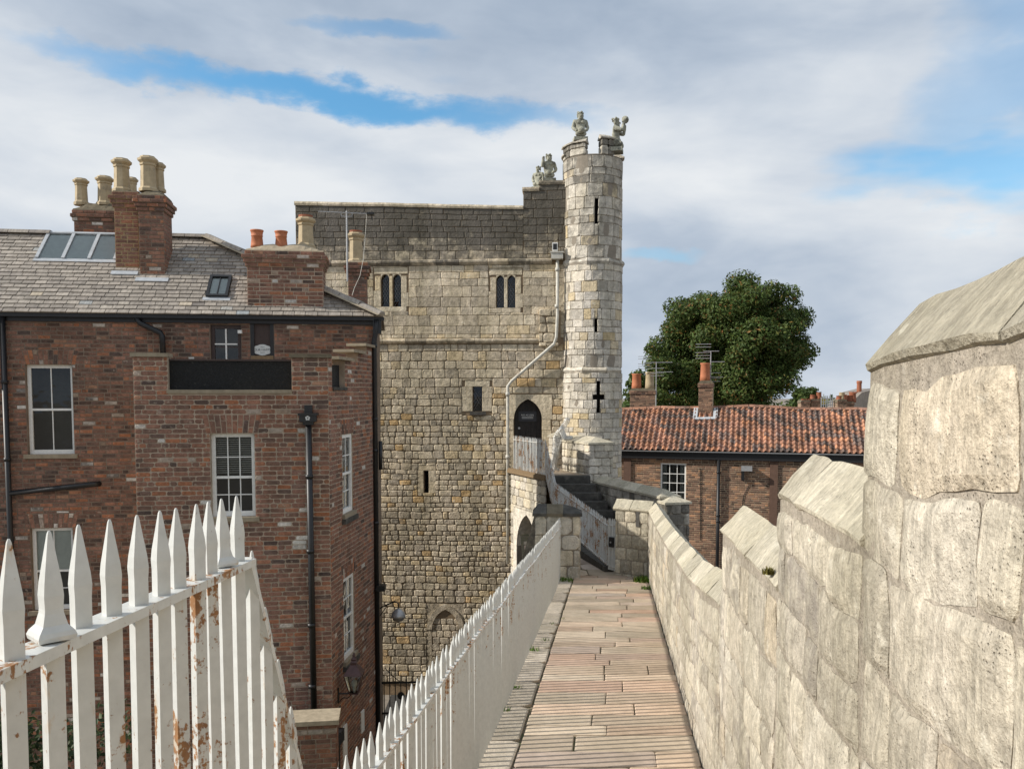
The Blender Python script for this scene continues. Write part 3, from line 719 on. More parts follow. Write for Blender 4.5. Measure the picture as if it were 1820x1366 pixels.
# blind doorway low on the wall
u0, u1, w0, w1 = blind; m_ = (u0 + u1) / 2; ws = w1 - .55
holesS.append((u0 - .14, u1 + .14, w0, w1 + .15))
ai, ao = arc(u0, u1, ws, w1, 6), arc(u0 - .14, u1 + .14, ws, w1 + .15, 6)
for i in range(6):
    pts = [ao[i], ai[i], ai[i + 1], ao[i + 1]]
    for q in (pts, mirror(pts, m_)):
        bb = MB(); bb.poly(T, q, -.08, .03, (.3, .4, .5)); drs.append((.006, bb.v, bb.f, (rng.uniform(.2, .5), .4, rng.random())))
w = w0
while w < ws - .05:
    e = min(w + rng.uniform(.3, .5), ws)
    for (a, c) in ((u0 - .14, u0), (u1, u1 + .14)): dress((a, c, w, e), (.35, .4, .5))
    w = e
for side in (0, 1):
    pts = [(u0 - .14, ws)] + ao[1:] + [(m_, w1 + .15), (u0 - .14, w1 + .15)]
    if side: pts = mirror(pts, m_)
    bb = MB(); bb.poly(T, pts, -.06, .004, (.4, .4, .4)); drs.append((.005, bb.v, bb.f, (.4, .5, .3)))
infill = courses(rng, u0, u1, w0, w1 - .25, (.14, .2), (.14, .26))
stones += lay(rng, lambda u, w, o: T(u, w, o - .006), infill, lambda r, u, w: (r.random() * .6, .45, r.random()), .014, .02, .012, .012, .006)
def tt(dark):
    def f(r, u, w):
        k = r.random()
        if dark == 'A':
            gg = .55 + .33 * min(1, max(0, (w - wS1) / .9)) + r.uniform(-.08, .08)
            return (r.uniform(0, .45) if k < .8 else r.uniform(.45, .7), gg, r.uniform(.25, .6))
        if dark == 'B': return (r.choice((.15, .3, .35, .55, .62, .72, .8)), r.uniform(.1, .4), r.uniform(.45, .8))
        if dark == 'C': return (r.choice((.1, .2, .3, .4, .45, .5, .55, .6, .7, .8)) if k < .95 else .95, r.uniform(.2, .55), r.uniform(.35, .75))
        return (r.choice((.1, .2, .3, .4, .45, .5, .55, .62, .7, .8)) if k < .95 else .93, r.uniform(.25, .55), r.uniform(.25, .65))
    return f
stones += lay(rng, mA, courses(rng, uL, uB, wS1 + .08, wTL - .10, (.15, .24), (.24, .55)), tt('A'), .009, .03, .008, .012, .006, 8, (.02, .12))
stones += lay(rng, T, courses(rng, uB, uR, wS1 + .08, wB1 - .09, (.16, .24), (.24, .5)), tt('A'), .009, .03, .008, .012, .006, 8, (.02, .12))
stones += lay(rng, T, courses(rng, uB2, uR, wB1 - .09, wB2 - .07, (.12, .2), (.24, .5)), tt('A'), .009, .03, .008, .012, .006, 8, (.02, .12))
stones += lay(rng, wavy(T, .014, .012, 1.4), courses(rng, uL, uR, wS2 + .07, wS1 - .08, (.17, .31), (.22, .66), holesS), tt('B'), .008, .03, .007, .009, .005, 8, (.02, .10))
uH = T.hit(646, 700)[0]
wC = wS2 - 1.5
TW = wavy(T, .03, .022, 1.5)
stones += lay(rng, TW, courses(rng, uH, uR, wC, wS2 - .09, (.17, .29), (.16, .48), holesS), tt('C'), .010, .03, .012, .014, .007, 8, (.03, .16))
stones += lay(rng, TW, courses(rng, uH, uR, wC - 3.0, wC, (.09, .22), (.10, .36), holesS), tt('C'), .013, .03, .014, .016, .009, 8, (.05, .2))
stones += lay(rng, TW, courses(rng, uH, uR, .3, wC - 3.0, (.11, .22), (.11, .34), holesS), tt('D'), .014, .03, .015, .018, .010, 8, (.05, .22))
# string courses and copings, stone by stone
def strings(w, h, pr, us, ue, tint, mm=T, mat='tower', prof=None):
    out = []; u = us
    while u < ue - .02:
        e = u + rng.uniform(.45, .75)
        if ue - e < .2: e = ue
        bb = MB(); g = .005
        P = prof or [(-.03, -h / 2), (pr * .35, -h / 2), (pr, -h * .05), (pr, h * .25), (pr * .2, h / 2), (-.03, h / 2)]
        vs = [mm(x, w + q, o) for x in (u + g, e - g) for (o, q) in P]; k = len(P)
        fs = [(i, k + i, k + (i + 1) % k, (i + 1) % k) for i in range(k)] + [tuple(range(k)), tuple(range(2 * k - 1, k - 1, -1))]
        vs = [tuple(p) for p in vs]; out.append((sized(vs), vs, fs, tint(rng))); u = e
    return out
bands = strings(wS1, .15, .085, uL, uB + .75, lambda r: (r.uniform(.2, .7), r.uniform(.3, .8), r.random()))
bands += strings(wS2, .13, .085, uL, T.hit(962, 600)[0], lambda r: (r.uniform(.2, .6), r.uniform(.2, .6), r.random()))
capP = [(-.38, -.05), (.035, -.05), (.05, .0), (.04, .05), (-.38, .06)]
bands += strings(wTL - .05, .1, .05, uL - .02, uB, lambda r: (.62, r.uniform(.1, .4), .9), mA, prof=capP)
bands += strings(wB1 - .05, .1, .05, uB - .03, uB2 - .005, lambda r: (.5, r.uniform(.3, .7), .6), T, prof=capP)
bands += strings(wB2 - .04, .1, .05, uB2 - .02, uR - .1, lambda r: (.5, r.uniform(.3, .7), .6), T, prof=capP)
emit('string_course', bands, M['tower'], tower)
emit('dressed_stone', drs, M['tower'], tower)
core = MB(); holed(core, T, uL, uR, 0, wS1, holesC, .28, -.012)
core.add([mA(uL, wS1, -.012), mA(uB, wS1, -.012), mA(uB, wTL - .06, -.012), mA(uL, wTL - .06, -.012)], [(0, 1, 2, 3)])
core.box(T, uB, uR, wS1, wB1 - .06, -.4, -.012); core.box(T, uB2, uR, wB1 - .06, wB2 - .05, -.4, -.0125)
core.box(T, uL, uR, 0, wS1 - .01, -3.4, -.29); core.box(T, uL + .003, uB, wS1 - .012, wTR - .07, -.42, -.02)
core.add([T(uL, 0, -.3), T(uL, 0, -.012), T(uL, wTL - .06, -.012), T(uL, wTL - .06, -.3)], [(0, 1, 2, 3)])
core.obj('mortar_core', M['tower_mortar'], tower)
for h in holesC:
    if h is door: continue
    u0, u1, w0, w1 = h
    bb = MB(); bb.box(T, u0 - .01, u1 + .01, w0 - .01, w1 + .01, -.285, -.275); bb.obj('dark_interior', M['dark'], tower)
    if h is slit: continue
    bb = MB(); bb.add([T(u0, w0, -.147), T(u1, w0, -.147), T(u1, w1, -.147), T(u0, w1, -.147)], [(0, 1, 2, 3)]); win = bb.obj('window', M['glass'], tower)
    bb = MB(); s_ = .075; n = int((w1 - w0 + (u1 - u0)) / s_) + 2
    for i in range(-n, n):
        for sg in (1, -1):
            c0 = w0 + i * s_ * 1.6
            a, c = (u0, c0), (u1, c0 + sg * (u1 - u0) * 1.6)
            lo, hi = min(a[1], c[1]), max(a[1], c[1])
            if lo < w0 or hi > w1: continue
            bb.tube([T(a[0], a[1], -.142), T(c[0], c[1], -.142)], .0045, 4, False)
    bb.obj('lattice', M['alu'], win)
# oak door with notice
u0, u1, w0, w1 = door; du = (u1 - u0) / 5
dr = MB(); dr.box(T, u0 - .01, u1 + .01, w0 - .02, w1 + .01, -.24, -.19); dr = dr.obj('door', M['oak'], tower)
for i in range(5):
    bb = MB(); bb.box(T, u0 + du * i + .005, u0 + du * (i + 1) - .005, w0, w1, -.19, -.172 + .004 * (i % 2)); bb.obj('plank', M['oak'], dr)
nb = T.rect(921, 731, 953, 749); bb = MB(); bb.box(T, *nb, -.166, -.15); bb.obj('notice_board', M['blackboard'], dr)
text_obj('lettering', 'NO ACCESS', .062, M['letter'], dr, T, (nb[0] + nb[1]) / 2, nb[3] - .10, -.1485)
for k in (0, 1):
    bb = MB(); cu = (nb[0] + nb[1]) / 2; wq = nb[3] - .15 - k * .032; bb.box(T, cu - .15, cu + .15, wq - .005, wq + .005, -.15, -.149); bb.obj('small_print', M['letter'], dr)
q = T.hit(922, 761); bb = MB(); bb.tube([T(q[0], q[1], -.175), T(q[0], q[1], -.155)], .03, 12); bb.obj('lock', M['alu'], dr)
# projecting block beside the turret, flood lamp, white downpipe
b_ = T.rect(958, 549, 993, 612); bb = MB(); bb.box(T, b_[0] + .02, b_[1] + .05, b_[2] - .04, b_[3] - .05, -.02, .085); bb.obj('corbel_core', M['tower_mortar'], tower)
st2 = lay(rng, lambda u, w, o: T(u, w, o + .1), courses(rng, b_[0], b_[1], b_[2] - .06, b_[3], (.18, .26), (.24, .4)), lambda r, u, w: (r.uniform(.2, .6), .5, r.random()), .012, .1, .02, .02, .01)
stones += st2
emit('stone', stones, M['tower'], tower)
P = lambda px, py, o: T(*T.hit(px, py), o)
bb = MB(); bb.tube([P(991, 462, .12), P(991, 560, .12), P(989, 600, .2), P(985, 612, .2), P(910, 677, .1), P(903, 686, .1), P(903, 760, .1), P(903, 1000, .1)], .042, 10)
for (x, y) in ((903, 700), (903, 811), (903, 905), (991, 480), (990, 545)): bb.tube([P(x, y - 3, .115 if x < 950 else .12), P(x, y + 3, .115 if x < 950 else .12)], .06, 10)
bb.obj('downpipe', M['pipe_white'], tower, smooth=True)
q = T.hit(991, 456); bb = MB(); bb.box(T, q[0] - .16, q[0] + .14, q[1] - .09, q[1] + .06, .0, .26); bb.box(T, q[0] - .18, q[0] + .16, q[1] + .06, q[1] + .09, -.0, .28); bb.obj('hopper', M['pipe_white'], tower)
q = T.hit(986, 441); bb = MB(); bb.box(T, q[0] - .06, q[0] + .08, q[1] - .1, q[1] + .11, .1, .2); fl = bb.obj('flood_lamp', M['white'], tower); bb = MB(); bb.box(T, q[0] - .04, q[0] + .06, q[1] - .07, q[1] + .08, .2, .206); bb.obj('lens', M['iron'], fl)
# ------------------------------------------------------------------ turret (part of the tower)
TC = Vector((2.087, 22.22, 0)); TD = 21.45
def tz(py): return at(1051, py, TD).z
zb1, zb2, zc, zm = tz(463), tz(657), tz(273), tz(249)
def trad(w): return .762 if w > zb1 else (.778 if w > zb2 else .792)
def mt(u, w, o=0):
    a = u / .775; r = trad(w) + o
    return TC + Vector((r * math.sin(a), -r * math.cos(a), w))
def tu(px): return .775 * math.asin(max(-1, min(1, ((px - 910) / FPX * TD - TC.x) / .775)))
hs = [(tu(1055), tu(1061), tz(398), tz(352)), (tu(1055.5), tu(1060.5), tz(590), tz(566)), (tu(1060), tu(1066), tz(733), tz(677)), (tu(1053), tu(1060), tz(710), tz(701)), (tu(1066), tu(1074), tz(710), tz(701))]
uu = .775 * R(112); ts = []
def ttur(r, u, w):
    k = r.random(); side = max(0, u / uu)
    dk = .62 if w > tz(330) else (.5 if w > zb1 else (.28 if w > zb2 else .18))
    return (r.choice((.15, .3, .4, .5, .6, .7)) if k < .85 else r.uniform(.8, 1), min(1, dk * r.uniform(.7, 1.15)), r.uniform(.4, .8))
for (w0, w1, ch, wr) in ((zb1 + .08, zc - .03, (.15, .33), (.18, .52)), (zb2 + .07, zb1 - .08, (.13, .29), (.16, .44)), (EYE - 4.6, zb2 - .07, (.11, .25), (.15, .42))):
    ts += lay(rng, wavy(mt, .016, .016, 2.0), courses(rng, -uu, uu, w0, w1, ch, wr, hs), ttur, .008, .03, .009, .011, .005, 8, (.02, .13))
ts += strings(zb1, .17, .07, -uu, uu, lambda r: (r.uniform(.3, .6), .5, r.random()), mt) + strings(zb2, .15, .07, -uu, uu, lambda r: (r.uniform(.4, .8), .2, r.random()), mt)
# crenellations: curved merlons with caps
def td(deg): return .775 * R(deg)
for (a, c, wt) in ((tu(999), tu(1038), tz(247)), (tu(1066), tu(1091), tz(241)), (td(74), td(98), tz(266)), (td(128), td(160), tz(262)), (td(-160), td(-120), tz(262)), (td(-112), td(-72), tz(262))):
    for (p0, p1) in ((zc, (zc + wt) / 2), ((zc + wt) / 2, wt - .05)):
        n = 2
        for i in range(n):
            p = piece(rng, lambda u, w, o: mt(u, w, o), (a + (c - a) * i / n, a + (c - a) * (i + 1) / n, p0, p1), .01, .26, .014, .012, .004, 8)
            if p: ts.append((sized(p[0]), p[0], p[1], (rng.uniform(.2, .6), rng.uniform(.4, .8), rng.uniform(.3, .8))))
    n = 5; vs = []
    for i in range(n + 1):
        u = a - .02 + (c - a + .04) * i / n
        for (o, q) in ((-.3, -.05), (.05, -.05), (.055, -.02), (-.12, .07), (-.3, -.02)): vs.append(tuple(mt(u, wt + q, o)))
    fs = [(i * 5 + k, (i + 1) * 5 + k, (i + 1) * 5 + (k + 1) % 5, i * 5 + (k + 1) % 5) for i in range(n) for k in range(5)] + [(0, 1, 2, 3, 4), tuple(n * 5 + 4 - k for k in range(5))]
    ts.append((sized(vs), vs, fs, (.5, .5, .6)))
bb = MB(); us = sorted({-uu, uu, *[-uu + 2 * uu * i / 40 for i in range(41)], *[h[i] for h in hs for i in (0, 1)]}); wsl = sorted({0., zb2, zb1, zc, *[h[i] for h in hs for i in (2, 3)]})
for i in range(len(us) - 1):
    for j in range(len(wsl) - 1):
        cu, cw = (us[i] + us[i + 1]) / 2, (wsl[j] + wsl[j + 1]) / 2
        if any(h[0] < cu < h[1] and h[2] < cw < h[3] for h in hs): continue
        e = 1e-4
        bb.add([mt(us[i], wsl[j] + e, -.012), mt(us[i + 1], wsl[j] + e, -.012), mt(us[i + 1], wsl[j + 1] - e, -.012), mt(us[i], wsl[j + 1] - e, -.012)], [(0, 1, 2, 3)])
bb.lathe(TC, [(.56, 0), (.56, zc - .02), (.76, zc - .01), (.70, zc + .02)], 32)
tur = bb.obj('turret', M['turret_mortar'], tower)
emit('stone', ts, M['turret'], tur)
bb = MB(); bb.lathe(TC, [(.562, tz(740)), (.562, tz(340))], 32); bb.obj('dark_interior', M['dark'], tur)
# ------------------------------------------------------------------ carved figures
def skin_figure(name, V, E, rad, root, mat, smooth_lv=2, wire=None):
    """one continuous body grown over a skeleton"""
    keys = list(V); me = bpy.data.meshes.new(name)
    me.from_pydata([V[k] for k in keys], [(keys.index(a), keys.index(c)) for a, c in E], [])
    o = bpy.data.objects.new(name, me); C.objects.link(o)
    o.modifiers.new('Skin', 'SKIN').use_smooth_shade = True
    for k, sv in zip(keys, me.skin_vertices[0].data):
        r = rad[k]; sv.radius = r if isinstance(r, tuple) else (r, r); sv.use_root = (k == root)
    s_ = o.modifiers.new('Sub', 'SUBSURF'); s_.levels = smooth_lv; s_.render_levels = smooth_lv
    if wire:
        w_ = o.modifiers.new('Wire', 'WIREFRAME'); w_.thickness = wire; w_.use_replace = True
    me2 = bpy.data.meshes.new_from_object(o.evaluated_get(bpy.context.evaluated_depsgraph_get()))
    bpy.data.objects.remove(o); me2.materials.clear(); me2.materials.append(mat)
    return me2
def place_mesh(name, me, m4, label, cat, group=None):
    me.transform(m4); o = bpy.data.objects.new(name, me); C.objects.link(o); return tag(o, label, cat, group)
BASE_E = [('pel', 'waist'), ('waist', 'chest'), ('chest', 'neck'), ('neck', 'head'), ('head', 'crown'), ('chest', 'lsh'), ('lsh', 'lel'), ('lel', 'lha'), ('chest', 'rsh'), ('rsh', 'rel'), ('rel', 'rha')]
RAD = {'pel': (.16, .15), 'waist': (.18, .15), 'chest': (.23, .17), 'neck': .07, 'head': (.105, .12), 'crown': (.10, .11), 'lsh': .10, 'rsh': .10, 'lel': .078, 'rel': .078, 'lha': .06, 'rha': .06}
BODY = {'pel': (0, 0, 0), 'waist': (0, 0, .20), 'chest': (0, 0, .44), 'neck': (0, -.02, .60), 'head': (0, -.03, .74), 'crown': (0, -.01, .88)}
def figure(label, loc, h, rz, arms, boulder=None, lean=0.0, tail=True):
    V = {**BODY, **arms}; E = list(BASE_E)
    rad = dict(RAD)
    if tail:   # seated haunches
        V['lk'] = (.2, -.26, -.02); V['rk'] = (-.2, -.26, -.02); E += [('pel', 'lk'), ('pel', 'rk')]; rad['lk'] = .09; rad['rk'] = .09
        V['base'] = (0, .02, -.10); E.append(('pel', 'base')); rad['base'] = (.2, .18)
    me = skin_figure('stone_figure', V, E, rad, 'pel', M['statue'])
    import bmesh
    bm = bmesh.new(); bm.from_mesh(me)
    def blob(c, r, sx=1, sy=1, sz=1, sub=2):
        bmesh.ops.create_icosphere(bm, subdivisions=sub, radius=r, matrix=Matrix.Translation(c) @ Matrix.Diagonal((sx, sy, sz, 1)))
    for i in range(11):   # curled hair
        a = i / 11 * math.pi * 2; blob((.105 * math.cos(a), .01 + .10 * math.sin(a), .86 + .03 * math.sin(i * 2.3)), .05, sub=1)
    for sx in (-1, 1):
        blob((sx * .115, .02, .74), .05, .6, 1, 1.9, 1); blob((sx * .08, -.125, .47), .075, 1.1, .6, .9); blob((sx * .042, -.125, .765), .018, 1.3, .7, .8, 1)
    blob((0, -.15, .735), .022, .8, 1.1, 1.6, 1); blob((0, -.135, .675), .025, 1.5, .6, .5, 1); blob((0, -.11, .63), .05, 1, .8, .8, 1)
    if boulder: blob(boulder[:3], boulder[3], 1, .9, .95)
    bmesh.ops.create_cube(bm, size=1, matrix=Matrix.Translation((0, 0, -.20)) @ Matrix.Diagonal((.56, .5, .14, 1)))
    for v in bm.verts:
        q = mnoise.noise(v.co * 9) * .014; v.co += v.normal * q
    bm.to_mesh(me); bm.free()
    k = h / 1.2
    m4 = Matrix.Translation(Vector(loc) + Vector((0, 0, .27 * k))) @ Matrix.Rotation(R(rz), 4, 'Z') @ Matrix.Rotation(R(lean), 4, 'X') @ Matrix.Scale(k, 4)
    return place_mesh('stone_figure', me, m4, label, 'statue', 'carved figures on the gatehouse battlements')
low = {'lsh': (.235, 0, .52), 'lel': (.30, -.02, .25), 'lha': (.16, -.22, .08), 'rsh': (-.235, 0, .52), 'rel': (-.31, -.02, .25), 'rha': (-.16, -.22, .08)}
pA = mt(tu(1024), tz(247), -.14); figure('stone bust figure holding a boulder in its lap on the turret merlon', (pA.x, pA.y, tz(246)), tz(192) - tz(246), 4, low, (0, -.30, .10, .15))
up2 = {'lsh': (.23, 0, .52), 'lel': (.27, -.26, .40), 'lha': (.12, -.30, .72), 'rsh': (-.23, 0, .52), 'rel': (-.27, -.26, .40), 'rha': (-.12, -.30, .72)}
pB = mt(tu(1095.5), tz(262), -.04); figure('stone figure in profile lifting a boulder to its head on the turret edge', (pB.x, pB.y, tz(266)), tz(203) - tz(266), 78, up2, (0, -.33, .84, .14))
one = {'lsh': (.235, 0, .52), 'lel': (.31, -.03, .25), 'lha': (.12, -.24, .08), 'rsh': (-.235, 0, .54), 'rel': (-.30, -.14, .34), 'rha': (-.24, -.14, .80)}
qC = T.hit(975, 315); pC = T(qC[0], qC[1], -.16); figure('stone figure with one raised arm on the stepped battlement beside the turret', (pC.x, pC.y, wB2 + .01), .72, 6, one, (-.05, -.28, .08, .11))
qD = T.hit(956, 318); pD = T(qD[0], qD[1], -.30); figure('stone figure half hidden behind the raised arm figure on the stepped battlement', (pD.x, pD.y, wB1 + .01), .60, -28, low)
bb = MB(); bb.box(T, qD[0] - .16, qD[0] + .2, wB1 - .3, wB1 + .02, -.5, -.05, (.4, .6, .4)); bb.obj('merlon_stone', M['tower'], tower)
# ------------------------------------------------------------------ stair foot, landing wall, pier
rng = random.Random(31)
LP = EYE - 1.92
def frame_lr(a, c):
    f = Frame(a[0], a[1], math.degrees(math.atan2(c[1] - a[1], c[0] - a[0]))); return f, math.hypot(c[0] - a[0], c[1] - a[1])
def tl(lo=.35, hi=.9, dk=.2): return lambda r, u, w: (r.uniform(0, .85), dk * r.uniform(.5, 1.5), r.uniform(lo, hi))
# wall carrying the landing, with a pointed arch
landing_wall = thing('arched_wall', 'sunlit limestone wall with a pointed arch below the tower door landing', 'wall', (.4, 21, 0))
F, L = frame_lr((-.03, 21.93), (.80, 20.0))
h = (.40, 1.62, 0, EYE - 3.02); ws = EYE - 3.90
bb = MB(); holed(bb, F, 0, L, 0, LP - .13, [h], .9, -.012); bb.box(F, 0, L, LP - .13, LP - .12, -.95, -.013); bb.obj('mortar_core', M['turret_mortar'], landing_wall)
ao, m_ = arc(h[0] - .0, h[1] + .0, ws, h[3]), (h[0] + h[1]) / 2
st = lay(rng, F, courses(rng, 0, L, EYE - 6.5, LP - .13, (.16, .24), (.22, .42), [(h[0] - .22, h[1] + .22, 0, h[3] + .1)]), tl(.4, 1, .12), .013, .03, .014, .012, .006)
emit('stone', st, M['turret'], landing_wall)
for side in (0, 1):
    pts = [(h[0] - .22, ws)] + ao + [(m_ - .003, h[3] + .1), (h[0] - .22, h[3] + .1)]
    if side: pts = mirror(pts, m_)
    bb = MB(); bb.poly(F, pts, -.5, .01, (.6, .1, .8)); bb.obj('arch_stone', M['turret'], landing_wall)
for (a, c) in ((h[0] - .22, h[0]), (h[1], h[1] + .22)):
    bb = MB(); bb.box(F, a + .003, c - .003, .5, ws - .004, -.5, .01, (.55, .1, .8)); bb.obj('jamb_stone', M['turret'], landing_wall)
bb = MB(); bb.box(F, h[0] - .1, h[1] + .1, 0, h[3] + .1, -1.0, -.92); bb.obj('dark_interior', M['dark_stone'], landing_wall)
bb = MB(); bb.box(F, -.05, L + .12, LP - .12, LP - .03, -.25, .09); bb.box(F, -.04, L + .10, LP - .031, LP + .0, -.22, .06); bb.obj('ledge', M['timber'], landing_wall)
# landing slab and stairs
b = MB()
b.add([(-.0, 21.95, LP - .004), (.82, 20.02, LP - .004), (1.86, 20.02, LP - .004), (1.25, 21.95, LP - .004), (-.0, 21.95, LP - .2), (.82, 20.02, LP - .2), (1.86, 20.02, LP - .2), (1.25, 21.95, LP - .2)],
      [(0, 1, 2, 3), (7, 6, 5, 4), (0, 4, 5, 1), (1, 5, 6, 2), (2, 6, 7, 3), (3, 7, 4, 0)], (.4, .5, .4))
stairs = thing('stone_stairs', 'dark worn stone stairs climbing to the tower door landing', 'stairs', (1.4, 19.2, LZ))
b.obj('landing_slab', M['flag'], stairs)
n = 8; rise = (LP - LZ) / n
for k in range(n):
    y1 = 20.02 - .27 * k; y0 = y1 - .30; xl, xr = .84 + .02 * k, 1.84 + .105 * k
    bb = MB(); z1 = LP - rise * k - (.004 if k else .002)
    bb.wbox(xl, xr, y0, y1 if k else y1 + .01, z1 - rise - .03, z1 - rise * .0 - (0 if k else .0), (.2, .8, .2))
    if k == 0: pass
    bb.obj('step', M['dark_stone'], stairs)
# merlon by the turret
def merlon(name, label, p1, p2, depth, w0, w1, hip, seed, mat='turret', tint=tl(), ch=(.15, .24), wr=(.2, .4), gap=.012):
    """free standing block: long face p1->p2 seen from its left, end face at p2; hipped coping"""
    rg = random.Random(seed)
    th = thing(name, label, 'wall', ((p1[0] + p2[0]) / 2, (p1[1] + p2[1]) / 2, w0))
    f1, l1 = frame_lr(p1, p2); e = Vector((p2[0], p2[1], 0)) - f1.n * depth
    f2, l2 = frame_lr(p2, (e.x, e.y)); e2 = Vector((p1[0], p1[1], 0)) - f1.n * depth
    bb = MB(); bb.box(f1, .012, l1 - .012, w0, w1, -depth + .012, -.012); bb.obj('mortar_core', M[mat + '_mortar'], th)
    s_ = lay(rg, f1, courses(rg, 0, l1, w0, w1, ch, wr), tint, gap, .03, .014, .012, .006)
    s_ += lay(rg, f2, courses(rg, 0, l2, w0, w1, ch, wr), tint, gap, .03, .014, .012, .006)
    emit('stone', s_, M[mat], th)
    ov = .035; A_ = f1(-ov, w1, ov); B_ = f1(l1 + ov, w1, ov); C_ = f1(l1 + ov, w1, -depth - ov); D_ = f1(-ov, w1, -depth - ov)
    r1 = f1(l1 - depth * .45, w1 + hip, -depth / 2); r2 = f1(depth * .1, w1 + hip, -depth / 2); up = Vector((0, 0, .045))
    # the coping is cut into blocks along its length
    N = max(1, round(l1 / .5))
    for i in range(N):
        a, c = i / N, (i + 1) / N; g = .004 / l1
        P_ = lambda p, q, t: p + (q - p) * t
        lo0, lo1 = P_(A_, B_, a + g), P_(A_, B_, c - g); hi0, hi1 = P_(r2, r1, a + g), P_(r2, r1, c - g); ba0, ba1 = P_(D_, C_, a + g), P_(D_, C_, c - g)
        vs = [lo0, lo1, lo0 + up, lo1 + up, hi0, hi1, ba0 + up, ba1 + up, ba0, ba1]
        q = MB(); q.add(vs, [(0, 1, 3, 2), (2, 3, 5, 4), (4, 5, 7, 6), (6, 7, 9, 8), (8, 9, 1, 0), (0, 2, 4, 6, 8), (9, 7, 5, 3, 1)], (rg.random(), rg.uniform(.15, .5), rg.uniform(.4, 1)))
        q.obj('coping_stone', M['coping'], th)
    return th
merlon('merlon', 'hipped limestone merlon between the round turret and the stairs', (1.27, 21.32), (1.83, 20.0), .66, LZ - 1.5, EYE - 1.20, .17, 41)
merlon('merlon', 'small limestone merlon against the tower beside the oak door', (.96, 22.0), (1.10, 21.66), .4, LP - .5, EYE - 1.12, .15, 42)
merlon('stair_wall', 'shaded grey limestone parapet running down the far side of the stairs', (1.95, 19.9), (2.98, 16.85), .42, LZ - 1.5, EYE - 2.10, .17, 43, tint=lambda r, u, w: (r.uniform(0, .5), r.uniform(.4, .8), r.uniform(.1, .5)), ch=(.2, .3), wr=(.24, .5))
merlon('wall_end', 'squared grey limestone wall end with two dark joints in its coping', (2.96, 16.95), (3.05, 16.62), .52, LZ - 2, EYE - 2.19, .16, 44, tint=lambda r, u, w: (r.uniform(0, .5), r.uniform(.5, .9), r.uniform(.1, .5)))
# pier at the end of the white railing
pier = thing('stone_pier', 'square stone pier with dark weathered coping at the end of the white railing', 'pier', (.8, 14.9, LZ))
fp = Frame(.40, 14.82, -3)
pw = .80; zt = EYE - 2.15
bb = MB(); bb.box(fp, .012, pw - .012, LZ - .3, zt, -.42, -.012); bb.obj('mortar_core', M['turret_mortar'], pier)
st = lay(rng, fp, courses(rng, 0, pw, LZ - .1, zt, (.26, .36), (.26, .5)), lambda r, u, w: (r.choice((.5, .6, .7, .8)), r.uniform(.2, .5), r.uniform(.3, .7)), .012, .03, .012, .012, .005)
fq = Frame(*(fp(pw, 0, 0).xy), 87)
st += lay(rng, fq, courses(rng, 0, .42, LZ - .1, zt, (.26, .36), (.3, .5)), lambda r, u, w: (r.choice((.5, .6)), .4, .4), .012, .03, .012, .012, .005)
emit('stone', st, M['turret'], pier)
for i, (a, c, mt_) in enumerate(((-.04, .21, 'dark_stone'), (.215, .50, 'cement_dark'), (.505, .84, 'dark_stone'))):
    bb = MB(); hip0 = .10 if i == 0 else 0; hip1 = .14 if i == 2 else 0
    vs = [fp(a, zt, .04), fp(c, zt, .04), fp(a, zt + .05, .045), fp(c, zt + .05, .045), fp(a + hip0, zt + .19, -.21), fp(c - hip1, zt + .19 - .05 * (i == 2), -.21), fp(a, zt + .05, -.46), fp(c, zt + .05, -.46), fp(a, zt, -.455), fp(c, zt, -.455)]
    bb.add(vs, [(0, 1, 3, 2), (2, 3, 5, 4), (4, 5, 7, 6), (6, 7, 9, 8), (8, 9, 1, 0), (0, 2, 4, 6, 8), (9, 7, 5, 3, 1)]); bb.obj('coping_stone', M[mt_], pier)
# slanting buttress behind the pier towards the arch
bb = MB(); bb.poly(Frame(.30, 15.2, -3), [(-.35, LZ - 2.5), (.55, LZ - 2.5), (.55, zt), (.12, zt), (-.35, LZ - .6)], -.3, -.02, (.2, .6, .4)); bb.obj('buttress', M['tower'], pier)
# return of the parapet at the gate
ret = thing('wall_return', 'short sunlit limestone wall return beside the iron gate', 'wall', (2.1, 15, LZ))
fj, lj = frame_lr((1.86, 15.14), (xw(14.8) + .0, 14.79)); ej = EYE - 3.146 + SH * 14.8
bb = MB(); bb.box(fj, .01, lj + .05, LZ - .3, ej + .01, -.3, -.012); bb.obj('mortar_core', M['parapet_mortar'], ret)
pcs = []
for r in courses(rng, 0, lj - .01, LZ - .05, ej - .02, (.17, .27), (.14, .34)):
    p = rough_piece(rng, fj, r, .018, .03, .012, .006, 5, .006)
    if p: pcs.append((sized(p[0]), p[0], p[1], (rng.random(), rng.uniform(.1, .4), rng.random())))
emit('stone', pcs, M['parapet'], ret)
q0, q1 = fj.hit(1131, 902), fj.hit(1137, 936); bb = MB(); bb.box(fj, q0[0], q1[0], q1[1], q0[1], -.02, .018); bb.obj('slit_shade_strip', M['dark_stone'], ret)  # dark strip paints the shade of a narrow slit; no recess is cut
